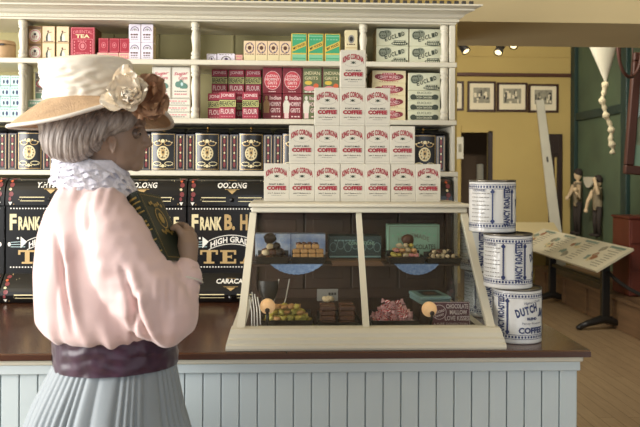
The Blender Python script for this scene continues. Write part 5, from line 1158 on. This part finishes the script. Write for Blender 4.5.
# far hand under the book
body.append(('b', P3(176, 250, .035), (.026, .016, .036)))
for i in range(4): finger(P3(170+i*3, 240, .035), P3(165+i*3, 234, .034), P3(160+i*3, 233, .028), P3(156+i*3, 235, .026), .0078)
def face_carve(co, no):
    for dy in (-.031, .031):       # eye sockets
        c = np.array(P3(141.8, 133.5, dy)); d = np.linalg.norm((co-c)/np.array([.016, .018, .0105]), axis=1); w = np.exp(-d*d)
        co = co-no*(.0062*w)[:, None]
    c = np.array(P3(144.5, 157.3)); d = np.abs(co[:, 2]-c[2])/.0016; m_ = (np.abs(co[:, 1]-c[1]) < .022) & (co[:, 0] > c[0]-.02) & (np.abs(co[:, 2]-c[2]) < .01)
    co = co-no*(np.exp(-d*d)*.0022*m_)[:, None]
    for dy in (-.078, .078):
        c = np.array(P3(112.3, 144.5, dy)); d = np.linalg.norm((co-c)/np.array([.0045, .012, .009]), axis=1); co = co-no*(.006*np.exp(-d*d))[:, None]
    return co
skin = remesh('body', body, .0034, 4, 'skin', fig, face_carve)
for dy in (-.031, .031):
    m = MB(); c = P3(135.4, 133.8, dy); m.ball(c, .0115, 'eye_shaded', 14); m.ball(c+V((.0079, -.001 if dy < 0 else .001, 0)), .0052, 'iris', 10); m.build('eye', fig)  # eyeball coloured dark in place of the shadow round the eye
    m = MB(); m.tube([c+V((.0108-.0035*abs(q)**2, q*.012, .0038-.002*q*q)) for q in (-1, -.5, 0, .5, 1)], .0021, 'skin', 8); m.build('eyelid', fig)
m = MB()
# ---- hair: overlapping locks combed back over a rounded roll
hb_ = [('b', P3(89, 124), (49*u, .094, 31*u)), ('b', P3(76, 136), (34*u, .086, 24*u)), ('b', P3(112, 117), (27*u, .082, 17*u)), ('b', P3(127, 112), (15*u, .066, 10*u)), ('b', P3(72, 147), (24*u, .075, 12*u))]
def hair_disp(co, no):
    c = np.array(P3(96, 110)); dx = (co[:, 0]-c[0])/u; dz = (c[2]-co[:, 2])/u
    ang = np.arctan2(dx+.35*dz*0, np.maximum(dz+26, 2)); t = ang*1.0+co[:, 1]*3
    nz = np.array([noise.noise(V((p[0]*18, p[1]*18, p[2]*9))) for p in co])
    rid = np.abs(np.sin(t*19+nz*2.2))**.8; fine = np.sin(t*95+nz*8)
    return co+no*(-.0052+.0085*rid+.0013*fine+.003*nz)[:, None]
remesh('hair', hb_, .0036, 4, 'hair_grey', fig, hair_disp)
# loose locks sweeping from under the brim into the roll
m = MB(); hr = random.Random(3)
for i in range(86):
    q = i/85; x0_ = 52+q*88+hr.uniform(-2, 2); dep = -.096*math.sqrt(max(.05, 1-((x0_-92)/56)**2))
    if q < .72:
        xe = 42+q*78+hr.uniform(-2, 2); ye = 150+12*math.sin(PI*min(1, q*1.25+.12))-(20*max(0, q-.45)); bulge = 1.06
        pts = [P3(x0_, 112, dep*.9), P3(x0_*.6+xe*.4-1, 124, dep*bulge), P3(x0_*.25+xe*.75-1.5, 138, dep*bulge*.98), P3(xe+2, ye-5, dep*.86), P3(xe+7, ye, dep*.62)]
    else:
        xe = x0_-16-hr.uniform(0, 5); pts = [P3(x0_+3, 110, dep*.8-.004), P3(x0_-3, 117, dep*.95-.006), P3(x0_-10, 126, dep*.98-.006), P3(xe-2, 132+hr.uniform(-3, 2), dep-.002), P3(xe-8, 136, dep*.93)]
    fine = []
    for k in range(len(pts)-1):
        for j in range(3):
            s_ = j/3; p0 = pts[max(k-1, 0)]; p1 = pts[k]; p2 = pts[k+1]; p3 = pts[min(k+2, len(pts)-1)]
            fine.append(.5*((2*p1)+(p2-p0)*s_+(2*p0-5*p1+4*p2-p3)*s_*s_+(3*p1-p0-3*p2+p3)*s_**3))
    fine.append(pts[-1]); n = len(fine); r0 = hr.uniform(.0022, .0046)
    m.tube(fine, [r0*(.5+1.1*math.sin(PI*(j+.4)/n)) for j in range(n)], 'hair_grey', 6)
m.build('hair_locks', fig)
# ---- blouse
bl_ = []
c_ = lambda px, py, r, dy=0, rot=0: bl_.append(('b', P3(px, py, dy), tuple(q*u if q > .5 else q for q in r), rot))
prof_ = [(184, 70, 118, .062), (190, 62, 126, .080), (199, 54, 132, .105), (212, 47.5, 138, .122), (228, 43, 144, .132), (248, 39.5, 150, .138), (268, 38.5, 156, .140), (288, 40, 163, .142), (305, 42, 169, .144), (319, 43.5, 172, .143), (329, 47, 171, .136), (335, 54, 166, .122), (338, 64, 158, .10)]
ng = 40; vs_ = []
for py, xa_, xb_, ry_ in prof_:
    c0 = P3((xa_+xb_)/2, py); rx_ = (xb_-xa_)/2*u
    for i in range(ng): a_ = 2*PI*i/ng; vs_.append(V((c0.x+rx_*math.copysign(abs(math.cos(a_))**.92, math.cos(a_)), YM+ry_*math.copysign(abs(math.sin(a_))**.92, math.sin(a_)), c0.z)))
fs_ = [(k*ng+i, k*ng+(i+1) % ng, (k+1)*ng+(i+1) % ng, (k+1)*ng+i) for k in range(len(prof_)-1) for i in range(ng)]+[list(range(ng))[::-1], [(len(prof_)-1)*ng+i for i in range(ng)]]
fs_ = [f[::-1] for f in fs_]
bl_.append(('m', vs_, fs_))
bl_.append(('c', [P3(104, 214, -.085), P3(114, 236, -.105), P3(128, 264, -.115), P3(146, 292, -.118), P3(162, 310, -.112), P3(172, 317, -.10)], [.060, .069, .076, .082, .072, .056])); c_(112, 222, (28, .06, 32), .13)
bl_.append(('c', [P3(176, 312, -.10), P3(183, 288, -.085), P3(184.5, 274, -.073)], [.052, .042, .034]))
bl_.append(('c', [P3(112, 222, .13), P3(160, 296, .17)], [.07, .07])); bl_.append(('c', [P3(160, 296, .16), P3(176, 268, .05)], [.06, .035]))
bl_.append(('c', [P3(96, 180), P3(92, 200)], [.062, .075]))
def blouse_disp(co, no):
    px_ = (co[:, 0]-fig.location.x)/u+112; pz = HZ+(EYE-co[:, 2])/u
    nz = np.array([noise.noise(V((p[0]*7, p[1]*7, p[2]*4))) for p in co]); n2 = np.array([noise.noise(V((p[0]*16, p[1]*16, p[2]*9))+V((5, 3, 1))) for p in co])
    # folds fall from the gathered shoulder and are caught again at the waist
    ang = np.arctan2(px_-98, pz-150); r = np.hypot(px_-98, pz-196)
    w1 = np.clip((pz-205)/60, 0, 1)*np.clip((345-pz)/30, .25, 1)
    f = (np.abs(np.sin(ang*6+nz*2.6+co[:, 1]*4))**.8-.5)*.0090*w1*(.5+.5*np.clip(n2*2+.5, 0, 1))
    deep = lambda c0, s0, wd: np.exp(-((px_-(c0+s0*(pz-250))+nz*3)/wd)**2)
    near = np.clip(-no[:, 1]*1.3, 0, 1)
    f -= near*.013*deep(79, .18, 3.2)*np.clip((pz-225)/25, 0, 1)*np.clip((325-pz)/30, 0, 1)
    f += near*.010*deep(86, .18, 4.0)*np.clip((pz-225)/25, 0, 1)*np.clip((325-pz)/30, 0, 1)
    f -= near*.012*deep(138, .32, 3.0)*np.clip((pz-250)/25, 0, 1)*np.clip((340-pz)/25, 0, 1)
    f += near*.008*deep(146, .32, 4.0)*np.clip((pz-250)/25, 0, 1)*np.clip((340-pz)/25, 0, 1)
    f -= near*.014*deep(160, -.20, 3.4)*np.clip((pz-272)/15, 0, 1)*np.clip((345-pz)/20, 0, 1)
    f += near*.004*np.exp(-((px_-101-nz*2)/3.2)**2)*np.exp(-((pz-218)/12)**2)
    f -= near*.004*np.exp(-((px_-107-nz*2)/2.6)**2)*np.exp(-((pz-222)/13)**2)
    g = np.clip((pz-305)/35, 0, 1); f += g*.0075*np.sin(px_*.24+nz*6+co[:, 1]*22)*np.clip(n2*2+.7, .2, 1)
    s_ = np.clip((215-pz)/25, 0, 1); f += s_*.0016*np.sin(px_*.55+nz*5)
    cuff = np.exp(-(((px_-184)/16)**2+((pz-280)/12)**2)); f += cuff*.0016*np.sin(px_*.9)
    f += .0065*n2
    return co+no*f[:, None]
blouse = remesh('blouse', bl_, .0048, 16, 'pink_silk', fig, blouse_disp)
# cuff band
m = MB(); a, bb = P3(183.6, 281, -.077), P3(185.8, 269.5, -.069); dirv = (bb-a).normalized(); q = dirv.to_track_quat('Z', 'Y').to_matrix().to_4x4()
m.lathe([(.0385, 0), (.0405, .003), (.036, .020), (.031, .030), (.028, .029)], (0, 0, 0), 'pink_silk', 28, M4=Matrix.Translation(a) @ q, cap=False); cu = m.build('cuff', blouse, origin=wloc(fig))
m = MB(); m.lathe([(.0402, .001), (.0425, .003), (.0402, .0055)], (0, 0, 0), 'hat_edge', 28, M4=Matrix.Translation(a) @ q, cap=False); tag(m.build('cuff_trim', blouse, origin=wloc(fig)), 'pale braid round the cuff')
# ---- lace collar: stacked ruffles, higher at the back
m = MB(); hr = random.Random(5)
nr = 6
for k in range(nr):
    q = k/(nr-1); cy = 163+q*24; cxp = 94+(-1+2*q)*3
    R0 = (33+5*q)*u; R1 = R0+(.010+.004*q); ph = hr.uniform(0, 6); fr = (13, 19, 16, 22, 17, 20)[k]
    def rf(a_, v, k=k, fr=fr, q=q, cy=cy, cxp=cxp, R0=R0, R1=R1, ph=ph):
        a = 2*PI*a_; tilt = 8*math.cos(a)*u
        w_ = math.sin(fr*a+ph)*.5+.5*math.sin((fr*.61)*round(1)*a+ph*2)
        nz = noise.noise(V((math.cos(a)*3+k*5, math.sin(a)*3, v*2))); fr = fr; r_ = R0*.88+(R1-R0*.88)*v+(.006*w_*(.5+nz)+.005*nz)*v
        c = P3(cxp, cy); z = c.z-tilt-.012*v*v+.0060*v*math.sin(fr*a+ph+1.2+3*nz)*(.6+.8*nz)+.012*(1-v)
        return V((c.x+r_*math.cos(a), YM+r_*.80*math.sin(a), z))
    m.grid(rf, 190, 5, 'lace', True, cu=True)
m.lathe([(30*u, 0), (31*u, .014), (33*u, .03), (32*u, .055), (33*u, .062)], P3(94, 188), 'lace', 40, sy=.8)
m.build('lace_collar', fig)
# ---- belt
def ring(px0, px1, py, dy=.105):
    c = P3((px0+px1)/2, py); return c.x, c.z, (px1-px0)/2*u
WX = [(338, 53, 177), (346, 53.5, 177), (358, 54, 178), (370, 55, 178.5), (374, 55, 178.5)]
m = MB(); nb = 120
rows = []
for i in range(15):
    q = i/14; py = 327+q*37.5; x0_, x1_ = 53+2*q, 177+1.5*q
    rows.append((py, x0_, x1_))
def belt(a_, v):
    k = min(13, int(v*14)); t = v*14-k; A, B = rows[k], rows[k+1]; py = A[0]+(B[0]-A[0])*t; x0_ = A[1]+(B[1]-A[1])*t; x1_ = A[2]+(B[2]-A[2])*t
    cx_, z, r = ring(x0_, x1_, py); a = 2*PI*a_
    w_ = .0022*noise.noise(V((math.cos(a)*6, math.sin(a)*6, v*5)))+.0010*math.sin(v*17+4*noise.noise(V((math.cos(a)*2.4, math.sin(a)*2.4, 0))))+.0022*noise.noise(V((math.cos(a)*12, math.sin(a)*12, v*2)))
    r2 = r-.004+w_
    return V((cx_+r2*math.cos(a), YM+(.118+w_)*math.sin(a), z+.004*math.cos(a+.6)*(1 if v > .5 else .3)))
m.grid(belt, nb, 28, 'satin', True, cu=True); sash = m.build('sash', fig)
m = MB(); c = P3(57.5, 345, -.02); m.grid(lambda a, v: c+V((-.004+.004*v-.006*math.sin(PI*v), .03*(a-.5), -.06*v)), 6, 8, 'satin', True); m.build('sash_knot', sash, origin=wloc(fig))
# ---- skirt, gathered into pleats
def skirt(a_, v):
    a = 2*PI*a_; z0 = az(357, YM, 112); z = z0+(.015-z0)*v
    f = min(1, v*6); sp = 1-(1-min(1, v*1.15))**2.6
    rx = .128+(.30-.128)*(.55*sp+.45*v); ry = .104+(.28-.104)*(.55*sp+.45*v)
    cxs = P3(116, 370).x-.014*min(1, v*9)-.02*v
    k = 44; ph = k*a+8.5*noise.noise(V((math.cos(a)*2.2, math.sin(a)*2.2, v*1.0)))
    am = (.004+.010*min(1, v*4)); w_ = am*(abs(math.sin(ph/2))**.7-.5)+.010*noise.noise(V((math.cos(a)*4, math.sin(a)*3, v*2)))*min(1, v*5)
    return V((cxs+(rx+w_)*math.cos(a), YM+min((ry+w_)*math.sin(a), .245), z))
m = MB(); m.grid(skirt, 420, 60, 'skirt_grey', True, cu=True); m.build('skirt', fig)
# ---- hat: drooping straw brim, draped crown, flower
hc = P3(92.5, 108)
HX = 78*u
def droop(a):      # a: angle from +X, counter-clockwise seen from above (camera side = -90 deg)
    return .060-.052*math.exp(-((math.degrees(a)+45+180) % 360-180)**2/(2*31**2))-.010*math.exp(-((math.degrees(a)-90+180) % 360-180)**2/(2*60**2))
def brim_pt(a, v, under=0):
    dr = droop(a); rin, rout = .093, .176
    r_ = rin+(rout-rin)*v; z = hc.z+.020-.006*v-dr*v**1.15-.004*under
    y_in = .088; y_out = .176; ry = y_in+(y_out-y_in)*v
    x = hc.x+r_*math.cos(a)
    return V((x, YM+ry*math.sin(a), z+.010*math.cos(a)*v*0+(.006 if 0 else 0)))
m = MB(); m.keepn = False
m.grid(lambda a, v: brim_pt(2*PI*a, v), 96, 16, 'straw', True, cu=True); m.grid(lambda a, v: brim_pt(2*PI*a, v, 1), 96, 16, 'straw', True, cu=True)
hat = m.build('hat', fig)
m = MB(); m.tube([brim_pt(2*PI*i/96, 1, .5) for i in range(97)], .0042, 'hat_edge', 8, cap=False); tag(m.build('brim_edging', hat, origin=wloc(fig)), 'pale bound edge of the straw brim')
def crown(a_, v):
    a = 2*PI*a_
    q = min(1, v/.8)
    base = P3(91, 109); top = P3(86, 64)
    if v <= .8:
        rx = (41.5+2.8*q)*u; ry = (.088+.008*q); z = base.z+(top.z-base.z)*q; cx_ = base.x+(top.x-base.x)*q
        s_ = math.sin(a*1.0)
        nz = noise.noise(V((math.cos(a)*2.2, math.sin(a)*2.2, q*5.5))); n2 = noise.noise(V((math.cos(a)*4+3, math.sin(a)*4, q*11)))
        w_ = .0035*abs(math.sin(q*9+nz*4+math.cos(a)*2))**.6*(.4+.6*math.sin(PI*q))+.006*n2*math.sin(PI*q)-.003*nz
        z += .006*math.cos(a*2+1)*q
    else:
        k = (v-.8)/.2; rx = 44.3*u*math.cos(k*PI/2*.98); ry = .096*math.cos(k*PI/2*.98); z = top.z+.016*math.sin(k*PI/2); cx_ = top.x; w_ = .004*noise.noise(V((math.cos(a)*3, math.sin(a)*3, k*2)))*(1-k); z += .006*math.cos(a*2+1)*(1-k)
    return V((cx_+(rx+w_)*math.cos(a), YM+(ry+w_)*math.sin(a), z))
m = MB(); m.grid(crown, 120, 50, 'hat_cloth', True, cu=True); tag(m.build('crown_drape', hat, origin=wloc(fig)), 'draped white cloth covering the crown')
fr_ = random.Random(12)
def petal(m, base, d, L_, W_, mat, curl, roll):
    d = d.normalized(); side = d.cross(V((0, -1, .2))).normalized(); up = side.cross(d).normalized(); q = Matrix.Rotation(roll, 3, d); side = q @ side; up = q @ up; sd = V((fr_.random()*9, fr_.random()*9, 0))
    for off in (0, .0012):
        def fn(a, v):
            w_ = W_*(.22+.78*math.sin(PI*min(1, .12+.80*v))**.8)*(1 if v < .999 else .9); x = (a-.5)*2
            rf = .006*noise.noise(V((x*2.5, v*3, 0))+sd)*v*1.6+.004*math.sin(x*7+sd.x)*v*v
            return base+d*(L_*v*(1-.10*x*x))+side*(x*w_)+up*(curl*(v*v*.6+x*x*.55*(1-.3*v))*W_*1.5+rf-off)
        m.grid(fn, 10, 9, mat, True)
fl = MB(); fc = P3(131, 96, -.152)
for i in range(7):
    a = i/7*2*PI+.3; d = V((math.cos(a)*1.0, -.55, math.sin(a)*.95+.1)); petal(fl, fc+V((0, .006, 0)), d, .056 if 0 < math.sin(a) else .040, .030, 'petal_cream', .45, fr_.uniform(-.4, .4))
for i in range(5):
    a = i/5*2*PI+1; d = V((math.cos(a)*.6, -1, math.sin(a)*.6)); petal(fl, fc+V((0, -.004, 0)), d, .034, .018, 'petal_cream', .6, fr_.uniform(-.5, .5))
for i in range(6): fl.ball(fc+V((fr_.uniform(-.01, .01), -.012, fr_.uniform(-.008, .008))), .0055, 'petal_heart', 8)
petal(fl, P3(122, 104, -.155), V((-1, -.3, .05)), .045, .022, 'petal_cream', .4, .2); petal(fl, P3(126, 96, -.15), V((.1, -.25, 1)), .066, .026, 'petal_cream', .35, -.1)
tag(fl.build('cream_flower', hat, origin=wloc(fig)), 'cream cloth rose with peach heart')
fl = MB(); fc = P3(149, 98, -.115)
for i in range(8):
    a = i/8*2*PI; d = V((math.cos(a)*.6+.25, -.25, math.sin(a))); petal(fl, fc, d, .054 if abs(math.sin(a)) > .3 else .042, .031, 'petal_rose', .30, fr_.uniform(-.4, .4))
for i in range(3):
    a = i/3*2*PI+.5; petal(fl, fc+V((.006, -.012, 0)), V((math.cos(a)*.6+.2, -.7, math.sin(a)*1.1)), .042, .024, 'petal_rose', .6, fr_.uniform(-.5, .5))
tag(fl.build('brown_flower', hat, origin=wloc(fig)), 'dusty brown cloth rose')
# ---- the book held against the chest
hv = V((-.44, .33, .83)).normalized(); sn = V((-.40, -.90, .15)); sn = (sn-hv*sn.dot(hv)).normalized(); cv = hv.cross(sn).normalized()
if cv.y > 0: cv = -cv
BH, BWd, BT = .172, .092, .032
bc = P3(158, 230, -.055)
R4 = Matrix((( -sn.x, -cv.x, hv.x, bc.x), (-sn.y, -cv.y, hv.y, bc.y), (-sn.z, -cv.z, hv.z, bc.z), (0, 0, 0, 1)))
# local axes: x away from the spine, y into the book from the front cover, z up the book
t = empty('book', bc, 'old dark green book with gilt spine held in the mannequin\'s hand', 'book')
m = MB()
def bx_(*a): m.box(*a, 'book_green', .0012, M4=R4)
bx_(-BWd/2, BWd/2, -BT/2, -BT/2+.003, -BH/2, BH/2); bx_(-BWd/2, BWd/2, BT/2-.003, BT/2, -BH/2, BH/2)
m.grid(lambda a, v: V((-BWd/2+.003-.006*math.sin(PI*a), -BT/2+BT*a, -BH/2+BH*v)), 8, 1, 'book_green', True, M4=R4)
d = Deco(m, lambda a, v, l: V((-BWd/2+.003-.006*math.sin(PI*(a/BT))-l, a, v)).xyz+V((0, -BT/2, -BH/2)), M4=R4)
for v in (.14, .30, .44, .70, .84): d.rect(.002, BH*v, BT-.002, BH*v+.003, 'book_gold', 4)
d.rect(.005, BH*.5, BT-.005, BH*.53, 'book_gold', 4); d.rect(.006, BH*.56, BT-.006, BH*.59, 'book_gold', 4); d.rect(.006, BH*.9, BT-.006, BH*.925, 'book_gold', 4); d.rect(.006, BH*.76, BT-.006, BH*.785, 'book_gold', 4)
d = Deco(m, lambda a, v, l: V((a-BWd/2, -BT/2-l, v-BH/2)), M4=R4)
d.frame(.006, .008, BWd-.006, BH-.008, .001, 'book_gold'); d.ring(BWd*.55, BH*.62, .018, .026, .003, 'book_gold'); d.disc(BWd*.55, BH*.62, .009, .014, 'book_gold', 8)
for q in range(6): d.disc(BWd*(.3+.09*q), BH*(.82+.02*math.sin(q*2)), .004, .005, 'book_gold', 6); d.disc(BWd*(.35+.08*q), BH*(.42-.02*math.sin(q*2)), .004, .005, 'book_gold', 6)
m.build('cover', t, origin=bc)
m = MB(); m.box(-BWd/2+.002, BWd/2-.003, -BT/2+.0032, BT/2-.0032, -BH/2+.003, BH/2-.003, 'book_pages', M4=R4); m.build('pages', t, origin=bc)
# ------------------------------------------------------------------ light
def area(name, loc, target, sx, sy, watts, col):
    l = bpy.data.lights.new(name, 'AREA'); l.shape = 'RECTANGLE'; l.size = sx; l.size_y = sy; l.energy = watts; l.color = col
    o = bpy.data.objects.new(name, l); COL.objects.link(o); o.location = loc; o.rotation_euler = (Vector(target)-Vector(loc)).to_track_quat('-Z', 'Y').to_euler(); return o
area('window_light_side', (-3.1, .9, 1.75), (-.3, 2.5, 1.4), 2.0, 1.8, 195, (1.0, .98, .95))
area('window_light_shopfront', (.4, -2.9, 1.9), (.2, 2.2, .9), 3.2, 2.0, 39, (.86, .93, 1.0))
def spot(name, loc, target, watts, ang, col=(1, .84, .6), blend=.6, r=.05):
    l = bpy.data.lights.new(name, 'SPOT'); l.energy = watts; l.spot_size = math.radians(ang); l.spot_blend = blend; l.color = col; l.shadow_soft_size = r
    o = bpy.data.objects.new(name, l); COL.objects.link(o); o.location = loc; o.rotation_euler = (Vector(target)-Vector(loc)).to_track_quat('-Z', 'Y').to_euler(); return o
for i, px in enumerate((461, 500, 530)):
    c = at(px, 44, 6.2); spot('gallery_spot', (c.x, 6.25, c.z-.1), (ax([476, 505, 540][i], 9.5), 9.5, 1.9), 84, 85, (1, .93, .82))
area('gallery_fill', (1.4, 5.0, 3.0), (3.2, 7.4, .6), 1.6, 1.2, 62, (1, .93, .8))  # fill added near the gallery ceiling to brighten the hanging cone
area('shop_ceiling_light', (1.9, 1.2, 2.7), (1.6, 3.2, 2.2), .5, .5, 16, (1, .86, .62))
area('header_fill_front', (3.4, -2.4, .9), (2.3, 3.4, 2.05), 1.6, 1.4, 24, (.9, .95, 1))  # fill added at the right front to lift the header underside
area('header_fill_gallery', (-.7, 5.6, 1.0), (2.4, 3.5, 2.0), 1.4, 1.2, 26, (1, .97, .92))  # unseen fill behind the shelving wall, added for the header underside
W = bpy.data.worlds.new('world'); SC.world = W; W.use_nodes = True
bg = W.node_tree.nodes['Background']; bg.inputs[0].default_value = (.90, .94, 1.0, 1); bg.inputs[1].default_value = .21
SC.view_settings.view_transform = 'Standard'; SC.view_settings.look = 'None'; SC.view_settings.exposure = 0; SC.view_settings.gamma = 1; SC.view_settings.use_curve_mapping = False
SC.cycles.use_denoising = True; SC.cycles.max_bounces = 8; SC.cycles.transparent_max_bounces = 12
